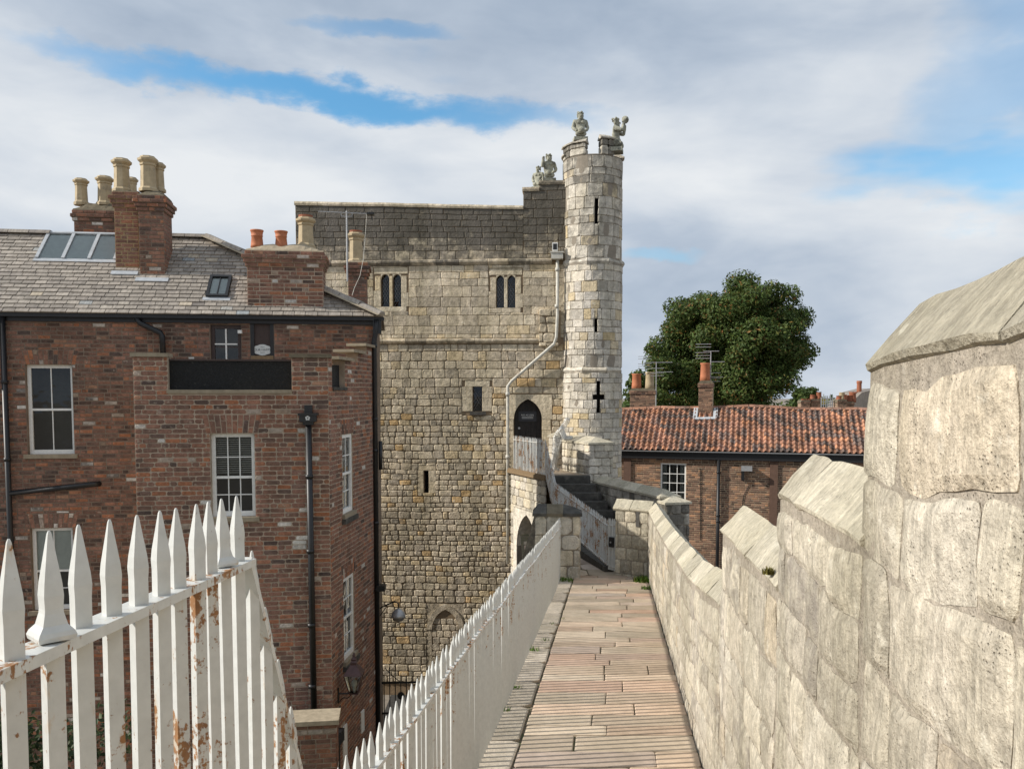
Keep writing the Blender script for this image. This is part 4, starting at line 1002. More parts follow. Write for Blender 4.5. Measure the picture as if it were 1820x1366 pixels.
for (a, c) in ((-.03, .30), (.305, lj + .04)):
    vs = []
    for i in range(4):
        u = a + .003 + (c - a - .006) * i / 3
        for (o, q) in ((.012, -.03), (.034, .0), (.026, .03), (-.05, .10), (-.13, .165), (-.21, .10), (-.29, .03), (-.285, -.03)):
            k = mnoise.noise(Vector((u * 6, o * 9, 3))) * .012; vs.append(fj(u, ej + q + k, o + k))
    fs = [(i * 8 + j, (i + 1) * 8 + j, (i + 1) * 8 + (j + 1) % 8, i * 8 + (j + 1) % 8) for i in range(3) for j in range(8)] + [tuple(range(8)), tuple(24 + 7 - k for k in range(8))]
    bb = MB(); bb.add(vs, fs, (rng.random(), .2, .7)); bb.obj('coping_stone', M['coping'], ret)
# ------------------------------------------------------------------ stair railing and gate
rail2 = thing('railing', 'rust streaked white railing climbing from the gate to the tower door landing', 'railing', (1.3, 17.5, LZ))
P88 = picket_mesh('picket', .86, False, .11, .011, .75)
def run(a, c, za, zc, n, tops):
    for i in range(n):
        t = (i + .5) / n; p = Vector(a) + (Vector(c) - Vector(a)) * t
        put(P88, 'picket', p.x, p.y, za + (zc - za) * t + rng.uniform(-.006, .006), R(-15) + rng.uniform(-.08, .08), tops)
def rail_bar(pts, name='rail', hw=.022):
    bb = MB(); ribbon(bb, pts, hw, .016); bb.obj(name, M['rusty'], rail2)
S1, S2, G = Vector((.80, 20.0, 0)), Vector((.965, 18.5, 0)), Vector((1.76, 15.35, 0))
Ld = Vector((.02, 21.85, 0)) + Vector((.02, .0, 0)); z2 = EYE - 2.80
run(Ld, S1, LP, LP, 22, rail2); rail_bar([(*Ld.xy, LP + .755), (*S1.xy, LP + .755)])
run(S1, S2, LP - .02, z2, 17, rail2); rail_bar([(*S1.xy, LP + .75), (*S2.xy, z2 + .755)])
run(S2, G, z2, EYE - 3.155, 37, rail2); rail_bar([(*S2.xy, z2 + .755), (*G.xy, EYE - 3.155 + .755)])
rail_bar([(*S2.xy, z2 + .06), (*G.xy, EYE - 3.155 + .04)], 'bottom_rail')
bb = MB(); fk, lk = frame_lr((S2.x, S2.y), (G.x, G.y)); bb.poly(fk, [(-.1, LZ - .05), (lk, LZ - .05), (lk, LZ + .10), (-.1, LZ + .24)], -.12, .06); bb.obj('plinth', M['dark_stone'], rail2)
gate = thing('gate', 'narrow white barred gate with a black lock box beside the wall return', 'gate', (1.82, 15.25, LZ))
g0, g1 = Vector((1.775, 15.31, 0)), Vector((1.865, 15.19, 0))
g1 = Vector((1.885, 15.17, 0))
P92 = picket_mesh('bar', .95, False, .11, .010)
for i in range(6):
    p = g0 + (g1 - g0) * (i / 5); put(P92, 'bar', p.x, p.y, LZ + .06, rng.uniform(-.1, .1), gate)
for z in (.89, .13):
    bb = MB(); ribbon(bb, [(g0.x, g0.y, LZ + z), (g1.x, g1.y, LZ + z)], .02, .016); bb.obj('rail', M['rusty'], gate)
fg, lg = frame_lr((g0.x, g0.y), (g1.x, g1.y)); bb = MB(); bb.box(fg, lg * .3, lg * .85, LZ + .49, LZ + .67, .018, .06); lk_ = bb.obj('lock_box', M['iron'], gate)
bb = MB(); bb.tube([fg(lg * .6, LZ + .58, .06), fg(lg * .6, LZ + .58, .075)], .016, 10); bb.obj('keyhole_plate', M['alu'], lk_)
# ------------------------------------------------------------------ wire figure on the landing
V = {'pel': (0, 0, .74), 'waist': (.03, 0, .90), 'chest': (.12, 0, 1.10), 'neck': (.20, 0, 1.22), 'head': (.27, 0, 1.31), 'crown': (.30, 0, 1.41),
     'lhip': (0, .08, .70), 'lkn': (-.01, .10, .40), 'lan': (-.06, .10, .07), 'lft': (.08, .12, .03), 'rhip': (0, -.08, .70), 'rkn': (-.05, -.10, .40), 'ran': (-.16, -.10, .07), 'rft': (-.03, -.12, .03),
     'lsh': (.12, .17, 1.10), 'lel': (.24, .20, .88), 'lha': (.42, .16, .90), 'rsh': (.12, -.17, 1.10), 'rel': (.22, -.20, .86), 'rha': (.42, -.14, .88)}
E = [('pel', 'waist'), ('waist', 'chest'), ('chest', 'neck'), ('neck', 'head'), ('head', 'crown'), ('pel', 'lhip'), ('lhip', 'lkn'), ('lkn', 'lan'), ('lan', 'lft'), ('pel', 'rhip'), ('rhip', 'rkn'), ('rkn', 'ran'), ('ran', 'rft'),
     ('chest', 'lsh'), ('lsh', 'lel'), ('lel', 'lha'), ('chest', 'rsh'), ('rsh', 'rel'), ('rel', 'rha')]
rad = {'pel': .14, 'waist': .14, 'chest': (.17, .18), 'neck': .05, 'head': .085, 'crown': .07, 'lhip': .09, 'lkn': .065, 'lan': .045, 'lft': .04, 'rhip': .09, 'rkn': .065, 'ran': .045, 'rft': .04, 'lsh': .06, 'lel': .045, 'lha': .035, 'rsh': .06, 'rel': .045, 'rha': .035}
me = skin_figure('wire_figure', V, E, rad, 'pel', M['wire'], 2, .0065)
place_mesh('wire_figure', me, Matrix.Translation((1.10, 20.85, LP + .0)) @ Matrix.Rotation(R(-6), 4, 'Z') @ Matrix.Scale(.95, 4), 'silver wire mesh figure leaning towards the merlon on the stair landing', 'sculpture')
# ------------------------------------------------------------------ brick house
rng = random.Random(61)
HM = Frame(-2.59, 16.3, 8); HB = Frame(-2.93, 13.5, 8); HS, LS = frame_lr((-2.93, 13.5), (-2.66, 16.26))
house = thing('brick_house', 'tall dark red brick house with slate roof, chimneys and a roof terrace', 'house', (-5, 15.5, 0))
we = HM.hit(300, 561)[1]; BK = .2245; CH = (.0745, .0755); wbot = EYE - 7.4
def off(f, o):
    g = Frame(0, 0, 0); g.u, g.n = f.u, f.n; g.o = f.o + f.n * o; return g
def tb(lo=.0, hi=1.0, pale=.04, dk=.3):
    def f(r, u, w):
        k = r.random()
        q = r.uniform(.93, 1) if k < pale else (r.uniform(.05, .25) if k < .15 else (r.uniform(.25, .62) if k < .72 else r.uniform(.6, .9)))
        return (q, dk * r.uniform(.5, 1.3), r.uniform(.35, .8))
    return f
def bricks(f, u0, u1, w0, w1, holes=(), tint=None, seed=0, g=.017, n=4):
    rg = random.Random(600 + seed); ww = w1; rows = math.ceil((w1 - w0) / .075)
    return lay(rg, f, courses(rg, u0, u1, w1 - rows * .075, w1, CH, (.2, .2), holes, BK), tint or tb(), g, .02, .005, .003, .0035, n, (.12, .34))
def sash(f, rect, cols, rows, label=None, blind=0.0, mid=.5, setb=.09, fw=.06, bar=.016, sill=True, mat='white', parent=house, room=True, slats=False, curtain=False):
    u0, u1, w0, w1 = rect; wm = w0 + (w1 - w0) * mid
    b = MB(); o0, o1 = -setb - .05, -setb
    b.box(f, u0, u0 + fw, w0, w1, o0, o1); b.box(f, u1 - fw, u1, w0, w1, o0, o1); b.box(f, u0 + fw, u1 - fw, w1 - fw, w1, o0, o1); b.box(f, u0 + fw, u1 - fw, w0, w0 + fw * 1.3, o0, o1)
    win = b.obj('window', M[mat], parent)
    if rows[1]: b = MB(); b.box(f, u0 + fw, u1 - fw, wm - .02, wm + .02, o0 + .005, o1 - .006); b.obj('meeting_rail', M[mat], win)
    for (a, c, nr, dz) in (((wm if rows[1] else w0 + fw), w1 - fw, rows[0], 0.0), (w0 + fw, wm, rows[1], -.015)):
        if nr == 0: continue
        for i in range(1, cols):
            x = u0 + fw + (u1 - u0 - 2 * fw) * i / cols; b = MB(); b.box(f, x - bar / 2, x + bar / 2, a, c, o0 + .012 + dz, o1 - .014 + dz); b.obj('glazing_bar', M[mat], win)
        for j in range(1, nr):
            z = a + (c - a) * j / nr; b = MB(); b.box(f, u0 + fw, u1 - fw, z - bar / 2, z + bar / 2, o0 + .013 + dz, o1 - .015 + dz); b.obj('glazing_bar', M[mat], win)
        for i in range(cols):
            for j in range(nr):
                x0, x1 = u0 + fw + (u1 - u0 - 2 * fw) * i / cols, u0 + fw + (u1 - u0 - 2 * fw) * (i + 1) / cols; z0, z1 = a + (c - a) * j / nr, a + (c - a) * (j + 1) / nr
                b = MB(); b.add([f(x0, z0, o0 + .024 + dz), f(x1, z0, o0 + .024 + dz), f(x1, z1, o0 + .024 + dz), f(x0, z1, o0 + .024 + dz)], [(0, 1, 2, 3)]); b.obj('pane', M['glass'], win)
    if sill: b = MB(); b.box(f, u0 - .06, u1 + .06, w0 - .075, w0 - .002, -.12, .05); b.obj('sill', M['sill'], win)
    if room:
        b = MB(); d_ = -setb - .55; b.add([f(u0 - .3, w0 - .3, d_), f(u1 + .3, w0 - .3, d_), f(u1 + .3, w1 + .3, d_), f(u0 - .3, w1 + .3, d_)], [(0, 1, 2, 3)]); b.obj('room', M['room'], win)
    if blind:
        b = MB(); o_ = o0 - .03
        if slats:
            n = int((w1 - w0) * blind / .035)
            for i in range(n): b.box(f, u0 + fw, u1 - fw, w1 - fw - .035 * i - .018, w1 - fw - .035 * i - .008, o_ - .012, o_)
        else: b.add([f(u0, w1 - (w1 - w0) * blind, o_), f(u1, w1 - (w1 - w0) * blind, o_), f(u1, w1, o_), f(u0, w1, o_)], [(0, 1, 2, 3)])
        b.obj('blind', M['blind'], win)
    if curtain:
        for (a, c) in ((u0, u0 + (u1 - u0) * .24), (u1 - (u1 - u0) * .24, u1)):
            b = MB(); n = 10
            vs = [f(a + (c - a) * i / n, z, o0 - .05 - .02 * (i % 2)) for z in (w0, w1) for i in range(n + 1)]; b.add(vs, [(i, i + 1, n + 2 + i, n + 1 + i) for i in range(n)]); b.obj('curtain', M['curtain'], win)
    return win
def soldier(f, rect, out, seed):
    """flat arch of upright bricks leaning outwards"""
    rg = random.Random(seed); u0, u1, w0, w1 = rect; n = max(5, round((u1 - u0) / .078)); m_ = (u0 + u1) / 2
    for i in range(n):
        a, c = u0 + (u1 - u0) * i / n, u0 + (u1 - u0) * (i + 1) / n
        sp_ = w0 + (w1 - w0) * (.5 + (.18 if i % 2 else -.18))
        for (p, q) in ((w0, sp_), (sp_, w1)):
            def ms_(u, w, o): return f(u + (u - m_) * .16 * (w - w0) / (w1 - w0), w, o)
            k = piece(rg, ms_, (a, c, p, q), .013, .02, .006, .004, .003, 4)
            if k: out.append((sized(k[0]), k[0], k[1], tb()(rg, 0, 0)))
W1, W2, W3 = HM.rect(47, 648, 130, 807), HM.rect(56, 938, 131, 1084), HB.rect(375, 770, 453, 918)
WU = HM.rect(374, 577, 429, 655); WD = HM.rect(445, 570, 487, 655)
WS1, WS2 = HS.rect(609, 771, 627, 910), HS.rect(611, 1022, 630, 1166)
uBL = HB.hit(240, 800)[0]; wsill = HB.hit(400, 694)[1]; wcapL = HB.hit(268, 633)[1]
uo0, uo1 = HB.hit(298, 660)[0], HB.hit(518, 660)[0]
br = []
uMl, uMr = -8.8, .0; uJ = HM.hit(252, 800)[0] + .25
SA = lambda W_, h_=.27: (W_[0] - .06, W_[1] + .06, W_[3], W_[3] + h_)
br += bricks(HM, uMl, uJ, wbot, we, [W1, W2, SA(W1), SA(W2)], tb(pale=.05, dk=.5), 1)
br += bricks(HM, uJ, uMr, wsill - .05, we, [WU, WD], tb(pale=.03, dk=.5), 2)
soldier(HM, SA(W1), br, 1); soldier(HM, SA(W2), br, 2)
br += bricks(HB, uBL, 0, wbot, wcapL, [W3, SA(W3, .3), (uo0, uo1, wsill - .04, wcapL + 1)], tb(pale=.04, dk=.3), 3, .014, 8)
soldier(HB, SA(W3, .3), br, 3)
us_ = [HS.hit(px, 650)[0] for px in (590, 613, 636, 652)]
wst = [wcapL, HS.hit(620, 641)[1], HS.hit(634, 627)[1], HS.hit(648, 615)[1]]
wo0, wo1 = HS.hit(603, 688)[1], HS.hit(603, 646)[1]
br += bricks(HS, 0, LS, wbot, wo0, [WS1, WS2, SA(WS1, .26), SA(WS2, .26)], tb(pale=.03, dk=.3), 4, .014, 8)
soldier(HS, SA(WS1, .26), br, 5); soldier(HS, SA(WS2, .26), br, 6)
br += bricks(HS, 0, us_[0], wo0, wst[0], (), tb(), 5) + bricks(HS, us_[1], us_[2], wo0, wst[1], (), tb(), 6) + bricks(HS, us_[2], us_[3], wo0, wst[2], (), tb(), 7) + bricks(HS, us_[3], LS, wo0, wst[3], (), tb(), 8)
emit('brick', br, M['brick'], house, 300, 'brickwork')
core = MB(); RC = -.003
holed(core, HM, uMl, uMr, 0, we, [W1, W2, WU, WD], .16, RC); core.obj('main_wall', M['brick_mortar_dark'], house)
core = MB()
holed(core, HB, uBL, 0, 0, wsill - .04, [W3], .16, RC); holed(core, HS, 0, LS, 0, wo0, [WS1, WS2], .16, RC)
core.box(HB, uBL, uo0, wsill - .041, wcapL - .01, -.24, RC - .0005); core.box(HB, uo1, -.0, wsill - .041, wcapL - .01, -.24, RC - .0005)
core.add([HB(uBL, 0, RC), HB(uBL, 0, -2.6), HB(uBL, wcapL - .01, -2.6), HB(uBL, wcapL - .01, RC)], [(0, 1, 2, 3)])
for (a, c, t_) in ((us_[1], us_[2], wst[1]), (us_[2], us_[3], wst[2]), (us_[3], LS, wst[3])): core.box(HS, a, c, wo0 + .001, t_ - .005, -.22, RC - .0005)
core.box(HS, .0, us_[0], wo0 + .001, wst[0] - .012, -.22, RC - .0007)
core.add([HB(uBL + .02, wsill - .06, -.02), HB(-.02, wsill - .06, -.02), HS(LS - .02, wsill - .06, -.02), HB(uBL + .02, wsill - .06, -2.5)], [(0, 1, 2, 3)])
core.obj('bay', M['brick_mortar'], house)
# sides and back of the main block
b = MB(); Dp = 3.45
b.add([HM(0, 0, RC), HM(0, 0, -Dp), HM(0, we, -Dp), HM(0, we, RC)], [(0, 1, 2, 3)]); b.add([HM(uMl, 0, -Dp), HM(0, 0, -Dp), HM(0, we, -Dp), HM(uMl, we, -Dp)], [(3, 2, 1, 0)])
b.obj('rear_wall', M['brick_mortar_dark'], house)
# stone caps and terrace screen
b = MB(); b.box(HB, uo0 - .02, uo1, wsill - .04, wsill + .015, -.26, .03); b.obj('terrace_sill', M['sill'], house)
b = MB(); b.box(HB, uBL - .03, uo0 + .015, wcapL - .008, wcapL + .05, -.28, .035); b.obj('cap_stone', M['sill'], house)
b = MB(); b.box(HB, uo1 - .03, .04, wcapL - .008, wcapL + .05, -.28, .04); b.obj('cap_stone', M['cement_dark'], house)
for (a, c, t_) in ((us_[0] + .15, us_[1] + .35, wst[1]), (us_[1] + .3, us_[2] + .32, wst[2]), (us_[2] + .3, LS - .1, wst[3])):
    b = MB(); b.box(HS, a, c, t_ - .004, t_ + .045, -.3, .07); b.obj('cap_stone', M['sill'], house)
wsc = HB.hit(400, 641)[1]
b = MB(); b.box(HB, uo0 + .003, uo1 - .003, wsill + .016, wsc, -.16, -.10); scr = b.obj('terrace_screen', M['black_mesh'], house)
b = MB(); b.box(HB, uo0 + .003, uo1 - .003, wsc + .001, wsc + .03, -.18, -.08); b.obj('hand_rail', M['brown'], scr)
b = MB(); b.box(HS, us_[0] + .003, us_[1] - .003, wo0 + .002, wo1 - .02, -.15, -.10); b.obj('terrace_screen', M['black_mesh'], house)
b = MB(); b.box(HS, us_[0], us_[1] + .05, wo0 - .05, wo0 + .001, -.2, .03); b.obj('terrace_sill', M['dark_stone'], house)
# windows
sash(HM, W1, 2, (1, 1), mid=.5); sash(HM, W2, 2, (1, 2), mid=.47, blind=.52); sash(HB, W3, 3, (2, 2), mid=.47, blind=.46, slats=True)
sash(HS, WS1, 2, (2, 2), mid=.5, setb=.02); sash(HS, WS2, 2, (2, 2), mid=.5, setb=.02)
for Ws in (WS1, WS2):
    b = MB(); b.box(HS, Ws[0] - .08, Ws[1] + .1, Ws[2] - .16, Ws[2] - .076, -.1, .07); b.obj('sill', M['dark_stone'], house)
sash(HM, WU, 2, (2, 0), setb=.06, fw=.07, mat='brown', bar=.02, sill=False)
wu = HM.rect(381, 584, 421, 655); b = MB()
for (a, c, d_, e) in ((wu[0], wu[1], 0, 0),):
    xm, zm_ = (wu[0] + wu[1]) / 2, HM.hit(400, 611)[1]
    b.box(HM, xm - .014, xm + .014, wu[2], wu[3], -.075, -.055); b.box(HM, wu[0], wu[1], zm_ - .012, zm_ + .012, -.074, -.054)
b.obj('white_glazing_bar', M['white'], house)
u0, u1, w0, w1 = WD; b = MB(); b.box(HM, u0, u1, w0, w1, -.12, -.05); dr = b.obj('door', M['brown'], house)
b = MB(); b.box(HM, u0, u0 + .07, w0, w1, -.05, -.005); b.box(HM, u1 - .07, u1, w0, w1, -.05, -.005); b.box(HM, u0 + .07, u1 - .07, w1 - .06, w1, -.05, -.005); b.obj('door_frame', M['iron'], dr)
q = HM.rect(448, 612, 484, 631); cu, cw = (q[0] + q[1]) / 2, (q[2] + q[3]) / 2; ru, rw = (q[1] - q[0]) / 2, (q[3] - q[2]) / 2
pts = []
for i in range(40):
    a = 2 * math.pi * i / 40; k = 1 + .07 * math.cos(4 * a) + .05 * math.cos(8 * a); pts.append((cu + ru * k * math.copysign(abs(math.cos(a)) ** .75, math.cos(a)) * .93, cw + rw * k * math.copysign(abs(math.sin(a)) ** .75, math.sin(a)) * .93))
b = MB(); b.poly(HM, pts, -.045, -.03); b.obj('name_plaque', M['plaque'], dr)
text_obj('lettering', 'OUR HAPPY', .058, M['dark_letter'], dr, HM, cu, cw, -.0285)
text_obj('lettering', 'THIS IS', .024, M['dark_letter'], dr, HM, cu, cw + rw * .5, -.0285); text_obj('lettering', 'PLACE', .026, M['dark_letter'], dr, HM, cu, cw - rw * .5, -.0285)
b = MB(); q = HM.rect(446, 632, 486, 639); b.box(HM, q[0], q[1], q[2], q[3], -.05, .0); b.obj('door_step', M['timber'], dr)
q = HM.hit(427, 590); b = MB(); b.box(HM, q[0] - .03, q[0] + .04, q[1] - .03, q[1] + .03, 0, .1); b.obj('camera_housing', M['white'], house)
# ------------------------------------------------------------------ slate roof
Rr_ = off(HM, -1.72); wr_ = Rr_.hit(200, 418)[1]; we2 = we + .03
rise_, runn = wr_ - we2, 1.72 + .16; Ls = math.hypot(rise_, runn); sn, cs_ = rise_ / Ls, runn / Ls
def ms(u, s, o=0): return HM(u, we2 + s * sn + o * cs_, .16 - s * cs_ + o * sn)
def roof_hit(px, py):
    p0 = ms(0, 0); nrm = (HM.n * sn + Vector((0, 0, cs_))); d_ = ray(px, py); e_ = Vector((0, 0, EYE)); k = (p0 - e_).dot(nrm) / d_.dot(nrm); p = e_ + d_ * k - p0
    return p.dot(HM.u), p.dot(Vector((0, 0, sn)) - HM.n * cs_)
uer = .12; urr = roof_hit(368, 421)[0]
a0, a1 = roof_hit(64, 461), roof_hit(200, 461); s_top = min(Ls - .02, roof_hit(130, 419)[1]); SK = (roof_hit(72, 461)[0] - .06, roof_hit(206, 461)[0], a0[1], s_top)
q0, q1 = roof_hit(366, 530), roof_hit(413, 494); RW = (q0[0], q1[0], q0[1], q1[1])
sl = []; row = 0; s = 0.0; EX = Ls / 21
while s < Ls - .01:
    u = uMl - .2 - (.107 if row % 2 else 0)
    lim = uer + (urr - uer) * s / Ls
    while u < lim - .02:
        wd = rng.uniform(.195, .235); e = min(u + wd, lim)
        r_ = [(u, e, s - .03, s + EX)]
        for r in subtract(r_, [SK, RW]):
            if r[1] - r[0] < .03 or r[3] - r[2] < .03: continue
            g = .006; sk = rng.uniform(-.006, .006); lift = rng.uniform(.0, .008); top = r[3] + .03
            vs = [ms(r[0] + g, r[2] + sk, .026 + lift), ms(r[1] - g, r[2] - sk, .026 + lift), ms(r[1] - g, top, .006), ms(r[0] + g, top, .006), ms(r[0] + g, r[2] + sk, .008), ms(r[1] - g, r[2] - sk, .008)]
            vs = [tuple(p) for p in vs]; k = rng.random()
            sl.append((sized(vs), vs, [(0, 1, 2, 3), (4, 5, 1, 0), (4, 0, 3), (1, 5, 2)], (rng.uniform(.1, .8) if k < .965 else rng.uniform(.9, 1), rng.uniform(.1, .5), rng.uniform(.3, .75))))
        u = e if e < u + wd else u + wd
    s += EX; row += 1
emit('slate', sl, M['slate'], house, 300, 'slating')
b = MB(); hb = Dp + .16
eaveBR = HM(uer, we2, -hb); rdg = HM(urr, wr_, -1.72)
roofB = [ms(uMl - .2, 0), ms(uer, 0), ms(urr, Ls), ms(uMl - .2, Ls), eaveBR, HM(uMl - .2, we2, -hb)]
b.add(roofB, [(0, 1, 2, 3), (1, 4, 2), (3, 2, 4, 5)], (.1, .4, .3)); rf = b.obj('roof', M['slate'], house)
def bar_between(b, p, q, w_, h_, t=(.5, 0, .5)):
    p, q = Vector(p), Vector(q); d_ = (q - p).normalized(); s_ = d_.cross(Vector((0, 0, 1))).normalized(); n_ = s_.cross(d_)
    vs = [x + s_ * a * w_ + n_ * c for x in (p, q) for (a, c) in ((-1, 0), (-.55, h_), (.55, h_), (1, 0))]
    b.add(vs, [(0, 4, 5, 1), (1, 5, 6, 2), (2, 6, 7, 3), (3, 7, 4, 0), (0, 1, 2, 3), (7, 6, 5, 4)], t)
hipA, hipB = ms(uer - .02, 0, .03), Vector(ms(urr, Ls, .03)); n = 9
for i in range(n):
    p, q = Vector(hipA) + (hipB - Vector(hipA)) * (i / n), Vector(hipA) + (hipB - Vector(hipA)) * ((i + .96) / n)
    b = MB(); bar_between(b, p + Vector((0, 0, .012 * (i % 2))), q, .13, .06, (.35, .2, .6)); b.obj('hip_tile', M['slate'], rf)
b = MB(); bar_between(b, Vector(hipA) - Vector((0, 0, .02)), hipB - Vector((0, 0, .02)), .19, .03); b.obj('hip_bedding', M['cement'], rf)
for (pa, pb) in ((-60, 90), (296, 368)):
    ua, ub = roof_hit(pa, 417)[0], roof_hit(pb, 420)[0]; n = max(1, round((ub - ua) / .42))
    for i in range(n):
        b = MB(); bar_between(b, ms(ua + (ub - ua) * i / n, Ls, -.01), ms(ua + (ub - ua) * (i + .97) / n, Ls, -.01), .13, .07, (rng.uniform(.3, .8), .5, .4)); b.obj('ridge_tile', M['slate'], rf)
# roof lights
b = MB(); cw_ = (SK[1] - SK[0]) / 3
for i in range(4): b.box(ms, SK[0] + cw_ * i - .03, SK[0] + cw_ * i + .03, SK[2], SK[3], 0, .06)
b.box(ms, SK[0] - .05, SK[1] + .03, SK[2] - .09, SK[2] - .0, .0, .035); b.box(ms, SK[0] - .05, SK[1] + .03, SK[3], SK[3] + .05, 0, .065)
rl = b.obj('roof_light', M['lead'], house)
for i in range(3): b = MB(); b.add([ms(SK[0] + cw_ * (i + e_) + f_, q_, .034) for (e_, f_, q_) in ((0, .03, SK[2]), (1, -.03, SK[2]), (1, -.03, SK[3]), (0, .03, SK[3]))], [(0, 1, 2, 3)]); b.obj('pane', M['glass'], rl)
b = MB(); b.box(ms, SK[0], SK[1], SK[2], SK[3], .006, .014); b.obj('lining', M['blind'], rl)
b = MB(); t_ = .05
for (a, c, d_, e) in ((RW[0], RW[0] + t_, RW[2], RW[3]), (RW[1] - t_, RW[1], RW[2], RW[3]), (RW[0] + t_, RW[1] - t_, RW[2], RW[2] + t_), (RW[0] + t_, RW[1] - t_, RW[3] - t_ * 1.2, RW[3])): b.box(ms, a, c, d_, e, -.02, .075)
xm = (RW[0] + RW[1]) / 2; b.box(ms, xm - .008, xm + .008, RW[2] + t_, RW[3] - t_, .03, .06)
rw_ = b.obj('roof_window', M['iron'], house); b = MB(); b.add([ms(RW[0] + t_, RW[2] + t_, .04), ms(RW[1] - t_, RW[2] + t_, .04), ms(RW[1] - t_, RW[3] - t_, .04), ms(RW[0] + t_, RW[3] - t_, .04)], [(0, 1, 2, 3)]); b.obj('pane', M['glass'], rw_)
b = MB(); b.box(ms, RW[0], RW[1], RW[2], RW[3], .02, .028); b.obj('blind', M['blind'], rw_); b = MB(); b.box(ms, RW[0] - .05, RW[1] + .05, RW[2] - .09, RW[2], .015, .03); b.obj('flashing', M['lead'], rw_)
# ------------------------------------------------------------------ chimneys
def pot_oct(c, h, r, mat, parent, n=8, red=False):
    b = MB(); pr = [(r * 1.25, -.02), (r * 1.25, .03), (r * 1.02, .07), (r * .93, h * .72), (r * 1.05, h * .74), (r * 1.05, h * .79), (r * .98, h * .80), (r * 1.3, h * .87), (r * 1.33, h * .93), (r * 1.0, h * .97), (r * .98, h), (r * .7, h), (r * .7, h * .9)]
    b.lathe(c, pr, n, rot=R(22.5 + 8)); o = b.obj('chimney_pot', M[mat], parent)
    if red: b = MB(); b.lathe(Vector(c) + Vector((0, 0, h - .01)), [(r * .9, 0), (r * .92, .05), (r * .6, .05), (r * .6, 0)], 14); b.obj('pot_liner', M['redpot'], parent)
    return o
def pot_round(c, h, r, mat, parent):
    b = MB(); b.lathe(c, [(r * 1.05, -.01), (r * .98, h * .1), (r * .85, h * .6), (r * .93, h * .62), (r * .93, h * .67), (r * .88, h * .69), (r * .97, h * .9), (r * 1.06, h * .93), (r * 1.04, h), (r * .8, h), (r * .75, h * .8)], 20); return b.obj('chimney_pot', M[mat], parent, smooth=True)
def chimney(f, px0, px1, pyt, w0, depth, pots, seed, cap='cement', mort='brick_mortar', corb=3, tint=None, caph=.12):
    u0, u1 = f.hit(px0, pyt + 40)[0], f.hit(px1, pyt + 40)[0]; w1 = f.hit((px0 + px1) / 2, pyt)[1]
    b = MB(); b.box(f, u0, u1, w0, w1, -depth, RC); ch = b.obj('chimney', M[mort], house)
    wc_ = w1 - .075 * (corb + 1); s_ = bricks(f, u0, u1, w0, wc_, (), tint, seed)
    lf = Frame(*(f(u0, 0, -depth).xy), math.degrees(math.atan2(f.u.y, f.u.x)) - 90); rt = Frame(*(f(u1, 0, 0).xy), math.degrees(math.atan2(f.u.y, f.u.x)) + 90)
    s_ += bricks(lf, 0, depth, w0, wc_, (), tint, seed + 50) + bricks(rt, 0, depth, w0, wc_, (), tint, seed + 80)
    for k in range(corb + 1):
        e = .028 * (k + 1) if k < corb else .028
        zz = wc_ + .075 * (k + 1)
        bb = MB(); bb.box(f, u0 - e + .006, u1 + e - .006, zz - .075, zz - .001 * k, -depth - e + .006, e - .01); bb.obj('corbel_course', M[mort], ch)
        s_ += bricks(off(f, e), u0 - e, u1 + e, zz - .075, zz, (), tint, seed + 100 + k)
        s_ += bricks(Frame(*(f(u0 - e, 0, -depth - e).xy), math.degrees(math.atan2(f.u.y, f.u.x)) - 90), 0, depth + 2 * e, zz - .075, zz, (), tint, seed + 120 + k) + bricks(Frame(*(f(u1 + e, 0, e).xy), math.degrees(math.atan2(f.u.y, f.u.x)) + 90), 0, depth + 2 * e, zz - .075, zz, (), tint, seed + 140 + k)
    emit('brick', s_, M['brick'], ch, 0, 'brickwork')
    bb = MB(); n = 12; rg = random.Random(seed); vs = []
    for i in range(n + 1):
        u = u0 - .015 + (u1 - u0 + .03) * i / n; k = min(1, 4 * min(i / n, 1 - i / n) + .15) * caph
        for (o, q) in ((.012, -.002), (.0, .02), (-depth * .28, k + rg.uniform(-.015, .015)), (-depth * .72, k + rg.uniform(-.015, .015)), (-depth, .02), (-depth - .012, -.002)): vs.append(f(u, w1 + q, o))
    fs = [(i * 6 + k, (i + 1) * 6 + k, (i + 1) * 6 + (k + 1) % 6, i * 6 + (k + 1) % 6) for i in range(n) for k in range(6)] + [tuple(range(6)), tuple(n * 6 + 5 - k for k in range(6))]
    bb.add(vs, fs); bb.obj('chimney_cap', M[cap], ch)
    for (px, pt, pb, r, kind, mat, dd) in pots:
        g = off(f, -depth * dd); u, wb = g.hit(px, pb); wt = g.hit(px, pt)[1]; c = g(u, wb - .04)
        if kind == 'o': pot_oct(c, wt - wb + .04, r, mat, ch)
        elif kind == 'l': pot_oct(c, wt - wb + .02, r, mat, ch, red=True)
        else: pot_round(c, wt - wb + .04, r, mat, ch)
    return ch
sunlit_brick = tb(.3, 1, .0, .2)
def sunlit_brick(r, u, w): return (r.uniform(.3, .8), r.uniform(0, .3), r.uniform(.4, 1))  # warmer brick colours paint the sunlight on the left stack
c2 = chimney(off(HM, .0), 439, 574, 446, we - .1, .62, [(457, 409, 435, .118, 'r', 'orange', .4), (500, 411, 435, .118, 'r', 'orange', .4), (544, 385, 436, .15, 'l', 'buff', .75)], 11, caph=.15, tint=tb(pale=.06, dk=.4))
c1b = chimney(off(HM, -.70), 246, 291, 347, we + .2, .6, [(264, 279, 336, .145, 'o', 'buff', .45), (281, 290, 336, .12, 'o', 'buff', .9)], 12, cap='cement_dark', mort='brick_mortar_dark', caph=.13)
